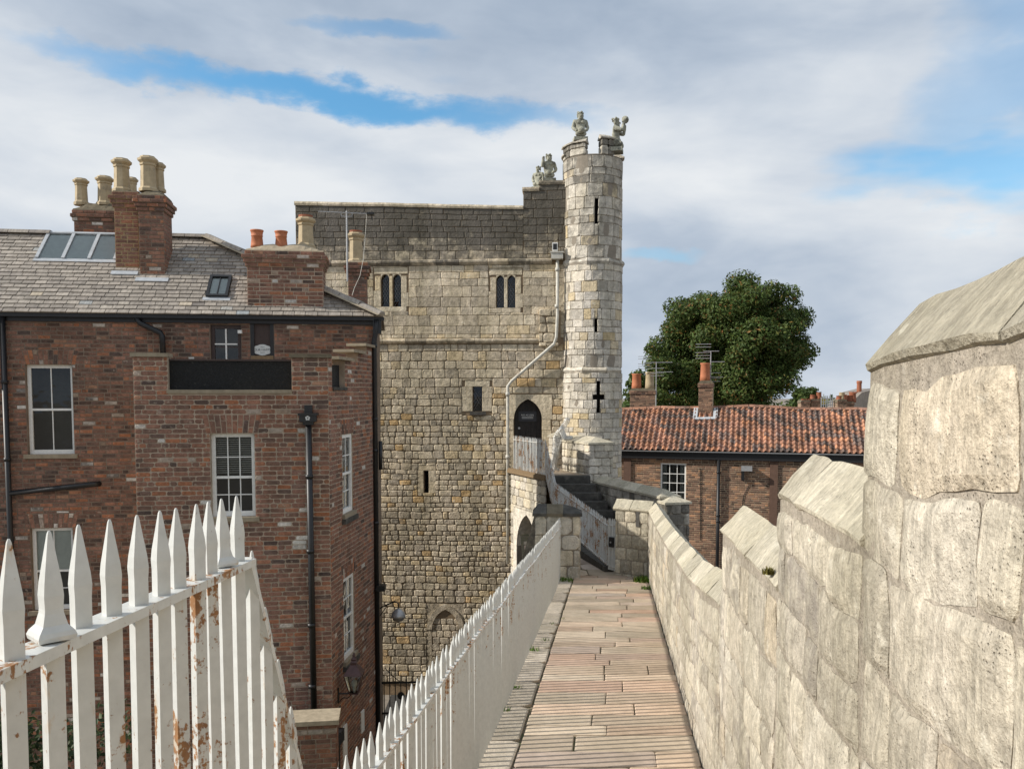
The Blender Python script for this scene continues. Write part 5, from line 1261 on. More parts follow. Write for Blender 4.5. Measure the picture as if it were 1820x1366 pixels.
c1a = chimney(off(HM, -.86), 203, 245, 341, we + .2, .5, [(217, 283, 337, .145, 'o', 'buff', .45)], 13, cap='cement_dark', mort='brick_mortar_pale', tint=sunlit_brick, caph=.06)
c0 = chimney(off(HM, -2.0), 132, 226, 374, we + .8, .5, [(145, 318, 360, .12, 'o', 'buff', .5), (187, 314, 361, .14, 'o', 'buff', .5), (235, 316, 356, .1, 'o', 'buff', .7)], 14, cap='cement_dark', mort='brick_mortar_dark', caph=.17, corb=2)
c3 = chimney(off(HM, -2.1), 619, 652, 466, we - .4, .5, [(633, 412, 463, .15, 'l', 'buff', .4)], 15, cap='cement', mort='brick_mortar_dark', caph=.08, corb=3)
for (px0, px1, py, c_) in ((243, 298, 499, c1b), (200, 244, 487, c1a)):
    p, q = roof_hit(px0, py), roof_hit(px1, py); b = MB(); b.box(ms, p[0] - .02, q[0] + .02, p[1] - .05, p[1] + .06, .02, .04); b.obj('flashing', M['lead'], c_)
# ------------------------------------------------------------------ gutters and pipes
b = MB(); b.box(HM, uMl, uer + .02, we - .055, we + .012, .055, .15); b.box(HM, uMl, uer - .06, we - .13, we - .056, .004, .05); b.obj('gutter', M['iron'], house)
ud = HM.hit(13, 700)[0]; b = MB(); b.tube([HM(ud, we - .05, .09), HM(ud, wbot, .09)], .05, 10)
for z in (1.2, 2.6, 4.1, 5.6): b.tube([HM(ud, we - z, .09), HM(ud, we - z - .06, .09)], .062, 10)
b.obj('downpipe', M['iron'], house, smooth=True)
pa, pb = HM.hit(22, 875), HM.hit(172, 859); b = MB(); b.tube([HM(*pa, .09), HM(*pb, .09), HM(pb[0] + .05, pb[1] + .0, .0)], .05, 10); b.obj('waste_pipe', M['iron'], house, smooth=True)
pa, pb, pc = HM.hit(246, 566), HM.hit(252, 575), HM.hit(288, 592); pd = HM.hit(290, 632)
b = MB(); b.tube([HM(*pa, .11), HM(*pb, .11), HM(*pc, .11), HM(pc[0] + .03, pc[1] - .05, .11), HM(pd[0] + .03, pd[1], .11)], .05, 10); b.obj('downpipe', M['iron'], house, smooth=True)
q = HB.hit(549, 742); b = MB(); b.box(HB, q[0] - .13, q[0] + .13, q[1] - .06, q[1] + .06, .005, .2); b.box(HB, q[0] - .15, q[0] + .15, q[1] + .04, q[1] + .075, .004, .22); b.box(HB, q[0] - .06, q[0] + .06, q[1] + .0755, q[1] + .2, .006, .1); b.box(HB, q[0] - .08, q[0] + .08, q[1] - .11, q[1] - .061, .01, .16); hp = b.obj('hopper', M['iron'], house)
b = MB()
for k in range(5):
    a = R(90 + 72 * k); b.tube([HB(q[0] + .022 * math.cos(a), q[1] + .022 * math.sin(a), .2), HB(q[0] + .022 * math.cos(a), q[1] + .022 * math.sin(a), .208)], .017, 8)
b.obj('rose_emblem', M['letter'], hp); b = MB(); b.tube([HB(q[0], q[1], .2), HB(q[0], q[1], .211)], .009, 8); b.obj('rose_centre', M['iron'], hp)
wend = HB.hit(555, 1275)[1]; b = MB(); b.tube([HB(q[0], q[1] - .1, .085), HB(q[0] + .02, wend, .085)], .05, 12)
for z in (-.9, -2.1, -3.3, -4.3): b.tube([HB(q[0], q[1] + z, .085), HB(q[0], q[1] + z - .06, .085)], .064, 12)
b.obj('downpipe', M['iron'], house, smooth=True)
b = MB(); uq = HM.hit(666, 700)[0]; b.tube([HM(uq + .05, we - .03, .14), HM(uq + .04, we - .25, .12), HM(uq, we - .45, .10), HM(uq, wbot, .10)], .05, 10)
for z in (.5, 1.9, 2.5, 3.9, 5.2): b.tube([HM(uq, we - z, .10), HM(uq, we - z - .06, .10)], .062, 10)
b.tube([HM(uq + .1, we - 2.35, .1), HM(uq + .1, we - 2.9, .1)], .035, 8); b.obj('downpipe', M['iron'], house, smooth=True)
b = MB(); b.box(HM, uq - .02, uq + .14, we - .30, we - .04, .0, .15); b.obj('corner_hopper', M['iron'], house)
# white door frames and pipes low on the side wall
for (x0, y0, x1, y1, m_) in ((609, 1288, 616, 1400, 'white'), (641, 1262, 646, 1300, 'white')):
    r_ = HS.rect(x0, y0, x1, y1); b = MB(); b.box(HS, r_[0], r_[1], r_[2], r_[3], -.02, .02); b.obj('door_frame', M[m_], house)
r_ = HS.hit(588, 1330); b = MB(); b.tube([HS(r_[0], r_[1] + .25, .1), HS(r_[0], r_[1] - 1.4, .1)], .055, 10); b.box(HS, r_[0] - .1, r_[0] + .1, r_[1] + .12, r_[1] + .32, .01, .2); b.obj('downpipe', M['iron'], house)
# ------------------------------------------------------------------ things on and round the house
q0, q1 = HM.hit(617, 490), HM.hit(617, 375); fa = off(HM, -1.9); u_, wt_ = fa.hit(616, 375); wb_ = fa.hit(616, 500)[1]
ant = thing('tv_aerial', 'long horizontal television aerial on a thin mast in front of the tower', 'aerial', fa(u_, wb_))
b = MB(); b.tube([fa(u_, wb_, .0), fa(u_, wt_, 0)], .018, 8); b.obj('mast', M['alu'], ant)
ul, ur_ = fa.hit(566, 377)[0], fa.hit(662, 379)[0]; b = MB(); b.tube([fa(ul, wt_ - .03, 0), fa(ur_, wt_ - .05, 0)], .012, 6); b.obj('boom', M['alu'], ant)
b = MB()
for i in range(14): x = ul + (ur_ - ul) * i / 14; b.tube([fa(x, wt_ - .035, -.12), fa(x, wt_ - .035, .12)], .005, 4)
b.obj('director_rods', M['alu'], ant)
b = MB(); b.tube([fa(u_ - .12, wt_ - .05, 0), fa(u_ - .11, wt_ - .11, 0), fa(u_, wt_ - .12, 0), fa(u_ + .11, wt_ - .11, 0), fa(u_ + .12, wt_ - .05, 0)], .009, 6); b.obj('bracket', M['alu'], ant)
b = MB(); b.box(fa, ur_ - .12, ur_ + .04, wt_ - .07, wt_ - .03, -.1, .1); b.box(fa, ur_ - .02, ur_, wt_ - .18, wt_ + .03, -.02, .0); b.obj('dipole', M['iron'], ant)
pts = [fa.hit(x, y) for x, y in ((652, 380), (650, 410), (646, 460), (640, 490), (630, 512), (626, 525))]; b = MB(); b.tube([fa(*p, .02) for p in pts], .006, 5); b.obj('cable', M['pipe_white'], ant)
# gooseneck lamp on the house corner
b0 = HM(uq + .08, HM.hit(672, 1083)[1], .02); lampt = thing('wall_lamp', 'grey domed wall lamp on a curved arm at the house corner', 'lamp', b0)
pts = [at(672, 1082, 16.35), at(690, 1073, 16.3), at(702, 1068, 16.25), at(708, 1072, 16.25), at(708, 1080, 16.25)]; b = MB(); b.tube(pts, .014, 8); b.tube([at(672, 1098, 16.35), at(688, 1076, 16.3)], .008, 6); b.obj('arm', M['iron'], lampt)
c_ = at(708, 1096, 16.25); b = MB(); b.lathe(c_, [(.03, .17), (.06, .15), (.11, .10), (.14, .04), (.145, .0), (.12, -.01), (.10, -.06), (.03, -.09)], 18); b.obj('shade', M['alu'], lampt, smooth=True)
fl_ = thing('security_light', 'dark security light fixed high on the house corner pipe', 'lamp', HM(uq + .1, HM.hit(676, 1045)[1], .1)); b = MB(); p_ = at(676, 1045, 16.2); b.wbox(p_.x - .06, p_.x + .10, 16.1, 16.3, p_.z - .04, p_.z + .07); b.obj('housing', M['iron'], fl_); b = MB(); b.wbox(p_.x - .1, p_.x - .02, 16.18, 16.26, p_.z - .22, p_.z - .04); b.obj('bracket', M['iron'], fl_)
# copper lantern on the side wall
uw, ww_ = HS.hit(600, 1232); lan = thing('wall_lantern', 'brown copper street lantern with glass panes on a scrolled wall bracket', 'lantern', HS(uw, ww_, 0))
lc = HS(uw + .05, ww_, .27); b = MB(); b.tube([HS(uw, ww_, 0), HS(uw + .05, ww_, .3)], .013, 8); b.tube([HS(uw, ww_ - .16, .01), HS(uw, ww_ + .1, .01)], .015, 8)
sc_ = [HS(uw + .03, ww_ - .15 + .14 * t + .03 * math.sin(t * 6), .02 + .2 * t) for t in [i / 8 for i in range(9)]]; b.tube(sc_, .008, 6); b.obj('bracket', M['iron'], lan)
b = MB(); b.lathe(lc, [(.215, .33), (.20, .36), (.13, .43), (.07, .49), (.075, .53), (.05, .56), (.06, .58), (.025, .62), (.03, .65), (.008, .69)], 4, rot=R(45)); b.obj('roof', M['copper'], lan)
b = MB()
for k in range(4):
    a = R(45 + 90 * k); b.tube([lc + Vector((.10 * math.cos(a), .10 * math.sin(a), .02)), lc + Vector((.20 * math.cos(a), .20 * math.sin(a), .33))], .010, 6)
b.lathe(lc, [(.11, .0), (.11, .02), (.04, .02)], 4, rot=R(45)); b.obj('frame', M['copper'], lan)
b = MB()
for k in range(4):
    a, c = R(45 + 90 * k), R(135 + 90 * k); b.add([lc + Vector((r * math.cos(q), r * math.sin(q), z)) for (r, z, q) in ((.10, .02, a), (.10, .02, c), (.198, .33, c), (.198, .33, a))], [(0, 1, 2, 3)])
b.obj('pane', M['glass'], lan); b = MB(); b.lathe(lc, [(.02, .02), (.025, .1), (.05, .14), (.05, .2), (.01, .24)], 10); b.obj('bulb', M['white'], lan)
# iron gate between house and tower
ig = thing('iron_gate', 'black iron bar gate with round lock plate between the house and the tower', 'gate', (-2.3, 17.6, 0))
fgt = Frame(-2.78, 17.6, 3); nb_ = 12; tops = [.1, .45, .25, .12, .05, 0, 0, 0, 0, 0, 0, 0, 0]
zt_ = at(700, 1203, 17.6).z
for i in range(nb_): b = MB(); b.tube([fgt(.06 + i * .118, .02, 0), fgt(.06 + i * .118, zt_ + tops[i] * .5 - .04, 0)], .011, 6); b.tube([fgt(.06 + i * .118, zt_ + tops[i] * .5 - .04, 0), fgt(.06 + i * .118, zt_ + tops[i] * .5 + .02, 0)], [.016, .002], 6); b.obj('bar', M['iron'], ig)
for z in (zt_ - .12, zt_ - .78, .2): b = MB(); b.box(fgt, 0, 1.42, z - .02, z + .02, -.008, .008); b.obj('rail', M['iron'], ig)
b = MB(); b.tube([fgt(.06 + .02 + k * .03, zt_ + .22 - .35 * (k / 12) ** .8, .012) for k in range(13)], .009, 6); b.obj('swept_rail', M['iron'], ig)
b = MB(); b.tube([fgt(.06 + 3 * .118, zt_ - .40, -.02), fgt(.06 + 3 * .118, zt_ - .40, .03)], .075, 16); b.obj('lock_plate', M['iron'], ig)
b = MB(); b.wbox(-3.2, -.1, 19.5, 21.9, .004, .16); kb = b.obj('pavement', M['asphalt']); tag(kb, 'grey pavement behind the iron gate', 'pavement', kind='structure')
# low garden wall in front of the bay
gw = thing('garden_wall', 'low brick wall with a pale stone cap in front of the brick bay', 'wall', (-3.0, 12.4, 0))
gf = Frame(-3.62, 12.3, 8); gtop = at(565, 1306, 12.0).z; gs, gl = frame_lr((gf(.98, 0).x, gf(.98, 0).y), (gf(.98, 0, -.43).x, gf(.98, 0, -.43).y))
b = MB(); b.box(gf, .01, .97, 0, gtop, -.42, -.01); b.obj('mortar_core', M['brick_mortar'], gw)
s_ = bricks(gf, 0, .98, gtop - 2.2, gtop, (), tb(), 200) + bricks(gs, 0, gl, gtop - 2.2, gtop, (), tb(), 201); emit('brick', s_, M['brick'], gw, 120, 'brickwork')
b = MB(); b.poly(lambda u, w, o: gf(u, gtop + o, -w), [(-.03, -.05), (1.02, -.05), (1.02, .46), (-.03, .46)], .002, .07); b.obj('cap_stone', M['cement'], gw)
# ------------------------------------------------------------------ pantiled cottage beyond the wall
rng = random.Random(71)
K = Frame(2.6, 30.4, -16)
cot = thing('pantiled_house', 'low brown brick house with an orange pantile roof and black eaves board', 'house', (8, 30, 0))
kw = K.hit(1300, 803)[1]; uk0, uk1 = .0, 13.5; wkb = EYE - 9.6
WK = K.rect(1174, 823, 1219, 893)
kb_ = K.hit(1300, 817)[1]
rows = courses(rng, uk0, uk1, EYE - 6.6, kb_, CH, (.2, .2), [WK, (uk0 + 0, uk0 + .01, 0, .01)], BK)
s_ = lay(rng, K, rows, lambda r, u, w: (r.random(), .3 * r.random(), r.random()), .019, .02, .006, .004, .004, 4)
emit('brick', s_, M['far_brick'], cot, 200, 'brickwork')
b = MB(); holed(b, K, uk0, uk1, 0, kw, [WK], .14, -.008); b.add([K(uk1, 0, 0), K(uk1, 0, -4.4), K(uk1, kw, -4.4), K(uk1, kw, 0)], [(0, 1, 2, 3)]); b.add([K(uk0, 0, 0), K(uk0, 0, -4.4), K(uk0, kw, -4.4), K(uk0, kw, 0)], [(3, 2, 1, 0)]); b.obj('wall', M['far_mortar'], cot)
sash(K, WK, 3, (4, 0), setb=.03, fw=.05, bar=.022, sill=False, parent=cot, curtain=True)
for px in (1115, 1375):
    u_ = K.hit(px, 860)[0]; b = MB(); b.box(K, u_ - .13, u_ + .13, 0, kb_, 0, .07, (.2, .3, .3)); b.obj('pilaster', M['far_brick'], cot)
b = MB(); b.box(K, uk0 - .05, uk1 + .1, kb_, kw - .05, -.02, .16); b.obj('eaves_board', M['iron'], cot)
b = MB(); b.box(K, uk0 - .05, uk1 + .1, kw - .049, kw + .0, .0, .26); b.obj('gutter', M['iron'], cot)
b = MB(); b.box(K, uk0 - .05, uk1 + .1, kw - .01, kw + .015, .262, .285); b.obj('gutter_lip', M['alu'], cot)
u_ = K.hit(1277, 860)[0]; b = MB(); b.tube([K(u_, kb_, .1), K(u_, .2, .1)], .06, 10)
for z in (.4, 1.9, 2.1): b.tube([K(u_, kb_ - z, .1), K(u_, kb_ - z - .06, .1)], .075, 10)
b.obj('downpipe', M['iron'], cot, smooth=True)
# wires, lamp
q = K.hit(1323, 832); b = MB(); b.box(K, q[0] - .1, q[0] + .26, q[1] - .06, q[1] + .1, .05, .4); sl_ = b.obj('flood_lamp', M['alu'], cot); b = MB(); b.box(K, q[0] - .1, q[0] - .0, q[1] - .4, q[1] - .06, .02, .16); b.obj('bracket', M['iron'], sl_)
b = MB(); p_ = [K.hit(*t) for t in ((1331, 862), (1322, 880), (1318, 905), (1316, 930))]; b.tube([K(*t, .02) for t in p_], .012, 5); p_ = [K.hit(*t) for t in ((1245, 832), (1245, 960))]; b.tube([K(*t, .02) for t in p_], .012, 5); b.obj('cable', M['iron'], cot)
# pantiles
KRo = off(K, -2.0); wkr = KRo.hit(1300, 727)[1]; rk = wkr - kw; rn = 2.0 + .22; Lk = math.hypot(rk, rn); sk_, ck_ = rk / Lk, rn / Lk
def mk(u, s, o=0):
    dip = (-.05 * math.sin(u * .75 + .6) - .03 * math.sin(u * 1.9)) * s / Lk + .02 * mnoise.noise(Vector((u * 1.4, s * 2, 7)))
    o += dip; return K(u, kw + .02 + s * sk_ + o * ck_, .22 - s * ck_ + o * sk_)
NR = 12; EXk = Lk / NR; PW = .19; tiles = []
PR = [(0, .014), (.12, .054), (.28, .078), (.44, .058), (.58, .016), (.78, .002), (1.06, .014)]
ukc0, ukc1 = K.hit(1238, 720)[0], K.hit(1270, 720)[0]
for r in range(NR):
    for c in range(int((uk1 - uk0 + .15) / PW)):
        u = uk0 - .05 + c * PW + rng.uniform(-.006, .006); s0 = r * EXk - .02 + rng.uniform(-.008, .008); s1 = s0 + EXk + .05
        vs = []
        for (s, up) in ((s0, .036), (s1, .0)):
            for (x, h_) in PR: vs.append(tuple(mk(u + x * PW, s, h_ + up + .004)))
        m_ = len(PR)
        for (x, h_) in PR: vs.append(tuple(mk(u + x * PW, s0, h_ + .036 - .022)))
        fs = [(i, i + 1, m_ + i + 1, m_ + i) for i in range(m_ - 1)] + [(2 * m_ + i, 2 * m_ + i + 1, i + 1, i) for i in range(m_ - 1)]
        k = rng.random(); tiles.append((sized(vs), vs, fs, (rng.uniform(.3, 1) if k < .75 else rng.uniform(0, .3), rng.uniform(.1, .65), rng.random())))
emit('pantile', tiles, M['pantile'], cot, 300, 'tiling')
b = MB(); b.add([mk(uk0 - .1, 0, -.01), mk(uk1 + .1, 0, -.01), mk(uk1 + .1, Lk, -.01), mk(uk0 - .1, Lk, -.01), K(uk0 - .1, kw, -4.6), K(uk1 + .1, kw, -4.6)], [(0, 1, 2, 3), (3, 2, 5, 4)], (.1, .4, .3)); rk_ = b.obj('roof', M['pantile'], cot)
n = 26
for i in range(n):
    a, c = uk0 - .1 + (uk1 - uk0 + .2) * i / n, uk0 - .1 + (uk1 - uk0 + .2) * (i + .97) / n
    b = MB(); bar_between(b, mk(a, Lk, .0), mk(c, Lk, .0), .14, .09, (rng.uniform(.3, .9), .5, rng.random())); b.obj('ridge_tile', M['pantile'], rk_)
def small_stack(f, px0, px1, pyt, pyb, depth, pots, seed, parent, cap='cement_dark', base=None):
    u0, u1 = f.hit(px0, pyt)[0], f.hit(px1, pyt)[0]; w1, w0 = f.hit(px0, pyt)[1], f.hit(px0, pyb)[1]
    if base is not None: w0 = base
    b = MB(); b.box(f, u0, u1, w0, w1 - .15, -depth, -.008); ch = b.obj('chimney', M['far_mortar'], parent)
    dg = math.degrees(math.atan2(f.u.y, f.u.x)); rg = random.Random(seed)
    tn = lambda r, u, w: (r.random() * .8, .4 * r.random(), r.random() * .8)
    s_ = lay(rg, f, courses(rg, u0, u1, w0, w1 - .15, CH, (.2, .2), (), BK), tn, .014, .02, .006, .004, .003, 4)
    s_ += lay(rg, Frame(*(f(u0, 0, -depth).xy), dg - 90), courses(rg, 0, depth, w0, w1 - .15, CH, (.2, .2), (), BK), tn, .014, .02, .006, .004, .003, 4)
    s_ += lay(rg, off(f, .04), courses(rg, u0 - .04, u1 + .04, w1 - .15, w1, CH, (.2, .2), (), BK), tn, .014, .06, .006, .004, .003, 4)
    emit('brick', s_, M['far_brick'], ch, 0, 'brickwork')
    b = MB(); b.box(f, u0 - .03, u1 + .03, w1 - .149, w1 - .002, -depth - .04, .03); b.poly(f, [(u0 - .03, w1 - .002), (u1 + .03, w1 - .002), (u1 - .06, w1 + .1), (u0 + .06, w1 + .1)], -depth - .03, .025); b.obj('chimney_cap', M[cap], ch)
    for (px, pt, r, mat) in pots:
        g = off(f, -depth / 2); u, wt = g.hit(px, pt); pb = MB(); hh = wt - w1
        pb.lathe(g(u, w1 + .04), [(r * 1.12, 0), (r * 1.05, hh * .3), (r * .95, hh * .85), (r * 1.1, hh * .9), (r * 1.08, hh - .04), (r * .7, hh - .04), (r * .7, hh * .8)], 14); pb.obj('chimney_pot', M[mat], ch, smooth=True)
    return ch
kf = off(K, -1.65); ch = small_stack(kf, 1242, 1267, 681, 745, .5, [(1253.5, 645, .17, 'orange')], 81, cot, base=kw + .4)
b = MB(); p, q = K.hit(1240, 700)[0], K.hit(1269, 700)[0]; s_b = Lk * .735
uka, ukb = kf.hit(1241, 700)[0], kf.hit(1268, 700)[0]
b.box(mk, uka - .14, ukb + .14, s_b - .1, s_b + .02, .03, .085); b.box(mk, uka - .16, uka - .01, s_b + .02, Lk - .05, .03, .09); b.box(mk, ukb + .01, ukb + .16, s_b + .02, Lk - .05, .03, .09); b.obj('flashing', M['lead'], ch)
# the stack and roof of the next house behind
nb2 = thing('neighbour_house', 'brick house behind the pantiled house with an orange and a buff chimney pot', 'house', (5.5, 35.5, 0))
kf2 = Frame(3, 36.5, -16)
b = MB(); b.box(kf2, -.4, 6, 0, EYE - 1.9, -4, -.3); b.obj('wall', M['far_brick'], nb2)
b = MB(); b.poly(Frame(kf2(-.5, 0, -4.2).x, kf2(-.5, 0, -4.2).y, -106), [(0, EYE - 1.9), (4.2, EYE - 1.9), (2.1, EYE - .85)], -6.5, 0, (.3, .5, .4)); b.obj('roof', M['pantile'], nb2)
small_stack(kf2, 1120, 1164, 694, 722, .6, [(1131.5, 664, .19, 'orange'), (1155, 661, .18, 'buff')], 82, nb2, base=EYE - 1.8)
# ------------------------------------------------------------------ aerials
def yagi(label, f, px, pyt, pyb, parts):
    u, wt = f.hit(px, pyt); wb = f.hit(px, pyb)[1]; t = thing('tv_aerial', label, 'aerial', f(u, wb), 'television aerials behind the pantile roof')
    b = MB(); b.tube([f(u, wb), f(u, wt)], .02, 6); b.obj('mast', M['alu'], t)
    for (x0, x1, y, rods, side) in parts:
        a, c, w = f.hit(x0, y)[0], f.hit(x1, y)[0], f.hit(px, y)[1]; b = MB(); b.tube([f(a, w), f(c, w)], .014, 6); b.obj('boom', M['alu'], t)
        b = MB(); n = 9
        for i in range(n): x = a + (c - a) * (i + .5) / n; b.tube([f(x, w, -.15), f(x, w, .15)], .008, 4)
        for k in range(rods):
            dz = (k - (rods - 1) / 2) * .105; b.tube([f(side(a, c) - .28, w + dz + (.05 if dz > 0 else -.05)), f(side(a, c) + .28, w + dz + (.05 if dz > 0 else -.05))], .011, 5)
        b.obj('elements', M['alu'], t)
yagi('grey television aerial on a mast beside the two pot chimney stack', kf2, 1166.5, 643, 722, [(1146, 1195, 644, 5, lambda a, c: a), (1166, 1196, 661, 3, lambda a, c: a + .05)])
yagi('grey television aerial on a mast beside the single pot chimney on the pantile roof', off(K, -2.1), 1263.5, 624, 682, [(1250, 1278, 624, 5, lambda a, c: a), (1263, 1288, 643, 0, lambda a, c: a), (1264, 1285, 670, 3, lambda a, c: a + .05)])
# ------------------------------------------------------------------ foliage
def leaf_cloud(b, rg, c, rad, n, size, shell=.55, aut=.0, bright=(0, 1)):
    for _ in range(n):
        d_ = Vector((rg.gauss(0, 1), rg.gauss(0, 1), rg.gauss(0, 1))).normalized(); k = rg.uniform(shell, 1) if rg.random() < .75 else rg.uniform(.2, 1)
        p = Vector(c) + Vector((d_.x * rad[0], d_.y * rad[1], d_.z * rad[2])) * k
        nrm = (d_ + Vector((rg.gauss(0, .7), rg.gauss(0, .7), rg.gauss(0, .7) + .3))).normalized(); a = nrm.cross(Vector((rg.gauss(0, 1), rg.gauss(0, 1), rg.gauss(0, 1)))).normalized(); e = nrm.cross(a)
        s = size * rg.uniform(.6, 1.3); col = rg.uniform(.85, 1) if rg.random() < aut else rg.uniform(0, .82)
        b.add([p - a * s, p - e * s * .45 + nrm * s * .12, p + a * s, p + e * s * .45 + nrm * s * .12], [(0, 1, 2, 3)], (col, 0, rg.uniform(*bright)))
def tree(name, label, base, trunk_h, clumps, n, size, mat, seed, tr=.35, group=None, aut=.05):
    rg = random.Random(seed); t = thing(name, label, 'tree', base, group); base = Vector(base)
    b = MB(); top = base + Vector((0, 0, trunk_h)); b.tube([base, base + Vector((.05, 0, trunk_h * .5)), top], [tr * 1.3, tr, tr * .75], 10)
    for (c, r) in clumps[:14]:
        c = Vector(c); mid = top + (c - top) * .5 + Vector((0, 0, .3)); b.tube([top - Vector((0, 0, .4)), mid, c], [tr * .5, tr * .3, tr * .08], 6)
    b.obj('trunk', M['bark'], t)
    b = MB(); tot = sum(r[0] * r[2] for _, r in clumps)
    for (c, r) in clumps: leaf_cloud(b, rg, c, r, int(n * r[0] * r[2] / tot), size, .5, aut)
    b.obj('crown', mat, t); return t
def crown_clumps(px_c, py_c, rx, rz, Y, seed, n, rmin, rmax, py_floor=760):
    """clumps filling an egg-shaped crown; metric positions at depth Y"""
    rg = random.Random(seed); c = at(px_c, py_c, Y); out = []
    while len(out) < n:
        v = Vector((rg.uniform(-1, 1), rg.uniform(-1, 1), rg.uniform(-1, 1)))
        if not .25 < v.length < 1: continue
        r = rg.uniform(rmin, rmax); k = 1 - r / max(rx, rz) * .5
        out.append((tuple(c + Vector((v.x * rx * k, v.y * rx * .9 * k, v.z * rz * k))), (r, r, r * rg.uniform(.65, .9))))
    return out
DT = 52.0; mpp = DT / FPX
cl = crown_clumps(1345, 612, 88 * mpp, 134 * mpp, DT, 5, 95, .7, 1.35) + crown_clumps(1400, 610, 46 * mpp, 62 * mpp, DT, 8, 18, .5, .9) + crown_clumps(1298, 605, 64 * mpp, 112 * mpp, DT, 18, 50, .7, 1.2)
tree('horse_chestnut_tree', 'tall dark green tree with rusty leaf patches behind the pantile roof', (at(1350, 700, DT).x, DT, 0), 8, cl, 115000, .115, M['leaf'], 91, .5, None, .07)
cl = crown_clumps(1240, 634, 92 * mpp, 130 * mpp, DT + 2, 6, 95, .7, 1.3) + crown_clumps(1172, 660, 32 * mpp, 70 * mpp, DT, 9, 14, .4, .8)
tree('horse_chestnut_tree', 'broad rounded green tree between the turret and the taller dark tree', (at(1222, 700, DT + 2).x, DT + 2, 0), 8, cl, 80000, .115, M['leaf'], 92, .5, None, .07)
cl = crown_clumps(1430, 716, 30 * 70 / FPX, 30 * 70 / FPX, 70, 7, 14, .6, 1.1)
tree('distant_tree', 'small lighter green tree behind the distant chimney stacks', (at(1430, 720, 70).x, 70, 0), 4, cl, 4200, .17, M['leaf2'], 93, .3)
cl = crown_clumps(1140, 690, 26 * 62 / FPX, 40 * 62 / FPX, 62, 12, 10, .5, .9)
tree('distant_tree', 'wispy tree edge showing between the turret and the chimney stack', (at(1138, 700, 62).x, 62, 0), 5, cl, 1500, .18, M['leaf'], 94, .25)
# ------------------------------------------------------------------ distant terrace with stacks
for (label, Y, px0, px1, stacks) in (
    ('far brick terrace house with a row of short red chimney pots', 66, 1405, 1475, [(1424, 1440, 713, [(1428, 709, .18, 'redpot'), (1432.5, 709, .18, 'redpot'), (1437, 709, .18, 'redpot')]), (1442, 1458, 711, [(1444.5, 701, .2, 'redpot'), (1455.5, 697, .2, 'redpot')])]),
    ('far brick terrace house crowded with tall red chimney pots', 60, 1478, 1560, [(1489, 1505, 712, [(1491.5, 703, .2, 'redpot'), (1496.5, 697, .2, 'buff'), (1500, 701, .2, 'redpot')]), (1504, 1518, 716, [(1507, 711, .2, 'redpot'), (1516, 711, .2, 'redpot'), (1510, 702, .2, 'redpot'), (1516.5, 698, .2, 'redpot')])])):
    f = Frame(at(px0, 720, Y).x, Y, 0); h_ = thing('terrace_house', label, 'house', f(1, 0)); u1_ = f.hit(px1, 720)[0]; we_ = f.hit(px0, 745)[1]
    b = MB(); b.box(f, 0, u1_, 0, we_, -6, 0); b.obj('wall', M['far_brick'], h_)
    b = MB(); wr2 = f.hit(px0, 726)[1]; b.add([f(0, we_, .2), f(u1_, we_, .2), f(u1_, wr2, -3), f(0, wr2, -3), f(0, we_, -6.2), f(u1_, we_, -6.2)], [(0, 1, 2, 3), (3, 2, 5, 4), (0, 3, 4), (1, 5, 2)], (.3, .3, .4)); b.obj('roof', M['slate'], h_)
    for i, (a, c, yt, pots) in enumerate(stacks): small_stack(off(f, -1.5 - .3 * i), a, c, yt, 735, .8, pots, 95 + i, h_)
f = Frame(at(1495, 720, 64).x, 64, 0); sr = thing('slate_roofed_house', 'far house with a steep dark slate roof and red pots beside the parapet', 'house', f(1.5, 0))
b = MB(); w_b, w_t = f.hit(1510, 728)[1], f.hit(1540, 690)[1]; b.poly(f, [(f.hit(1500, 728)[0], w_b), (f.hit(1600, 728)[0], w_b), (f.hit(1560, 690)[0], w_t), (f.hit(1532, 697)[0], w_t - .3)], -4, 0, (.0, .3, .3)); b.obj('roof', M['slate'], sr)
b = MB(); b.box(f, f.hit(1503, 728)[0], f.hit(1598, 728)[0], 0, w_b - .004, -3.9, -.05); b.obj('wall', M['far_brick'], sr)
for (px, pt) in ((1523, 696), (1529, 696), (1537, 676)):
    u_, w_ = f.hit(px, pt); b = MB(); b.lathe(f(u_, w_b, -1), [(.2, .0), (.18, (w_ - w_b) * .9), (.21, (w_ - w_b) * .92), (.2, w_ - w_b), (.1, w_ - w_b)], 10); b.obj('chimney_pot', M['redpot'], sr)
sc2 = thing('scaffold', 'pale scaffold poles with yellow sheeting between the far chimney stacks', 'scaffold', at(1470, 725, 62))
f = Frame(at(1455, 720, 62).x, 62, 0)
for px in (1460, 1464, 1468, 1471, 1476, 1480): u_, w_ = f.hit(px, 700 + (px % 3) * 3); b = MB(); b.tube([f(u_, 0), f(u_, w_)], .04, 5); b.obj('pole', M['alu'], sc2)
b = MB()
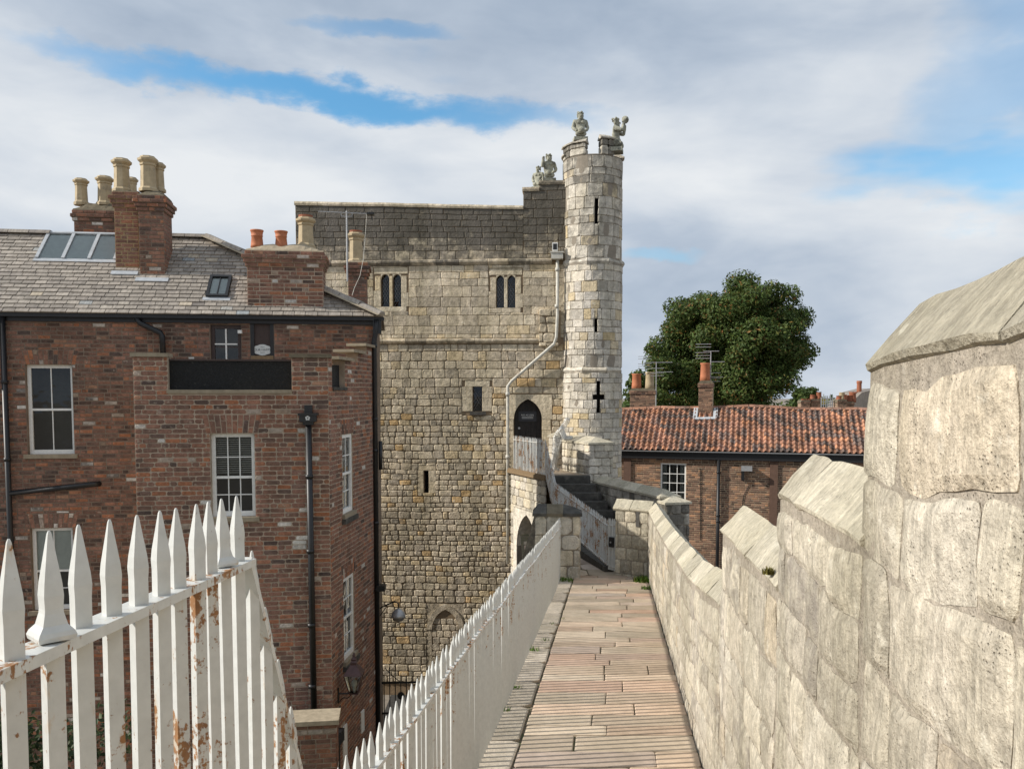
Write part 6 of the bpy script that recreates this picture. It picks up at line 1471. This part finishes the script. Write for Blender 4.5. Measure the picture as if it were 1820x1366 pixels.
for py in (708, 714, 719): b.tube([f(f.hit(1459, py)[0], f.hit(1459, py)[1]), f(f.hit(1481, py)[0], f.hit(1481, py)[1])], .035, 5)
b.obj('ledger_poles', M['alu'], sc2); r_ = f.rect(1461, 707, 1467, 718); b = MB(); b.box(f, *r_, -.05, .0); b.obj('yellow_sheet', M['yellow'], sc2)
# ------------------------------------------------------------------ ivy and shrubs in the garden
def shrub(name, label, cl, n, size, mat, seed, aut=.1):
    rg = random.Random(seed); lo = min(c[2] - r[2] for c, r in cl); x = sum(c[0] for c, r in cl) / len(cl); y = sum(c[1] for c, r in cl) / len(cl)
    t = thing(name, label, 'shrub', (x, y, 0)); b = MB(); tot = sum(r[0] * r[2] for _, r in cl)
    for (c, r) in cl: leaf_cloud(b, rg, c, r, int(n * r[0] * r[2] / tot), size, .6, aut)
    b.obj('foliage', mat, t); b = MB()
    for (c, r) in cl[:8]: b.tube([(x, y, 0), ((x + c[0]) / 2, (y + c[1]) / 2, c[2] * .5), c], [.07, .05, .02], 6)
    b.obj('stem', M['bark'], t); return t
rg = random.Random(9)
cl = [((-6.6 + rg.uniform(-.8, 1.3), 10.3 + rg.uniform(-.5, .5), EYE - 4.15 - rg.uniform(0, 2.4)), (.5, .45, .5)) for _ in range(26)]
shrub('ivy_bush', 'tall dark ivy bush in the garden seen through the railing', cl, 7000, .055, M['ivy'], 101)
cl = [((-4.8 + rg.uniform(-1.6, .9), 8.6 + rg.uniform(-.4, .4), EYE - 5.0 - rg.uniform(0, 1.2)), (.45, .4, .35)) for _ in range(18)]
shrub('leafy_shrub', 'fresh green low shrub in front of the ivy below the railing', cl, 5000, .05, M['leaf2'], 102)

b = MB(); rg = random.Random(55)
for i in range(150):
    a = R(-60 + 120 * i / 150) + rg.uniform(-.01, .01); Y = rg.uniform(170, 240); h_ = rg.uniform(4.5, EYE - .2)
    leaf_cloud(b, rg, (Y * math.sin(a), Y * math.cos(a), h_ * .45), (5.5, 5, h_ * .55), 90, .9, .7)
tag(b.obj('far_trees', M['leaf2']), 'low belt of far trees along the horizon', 'trees', kind='stuff')
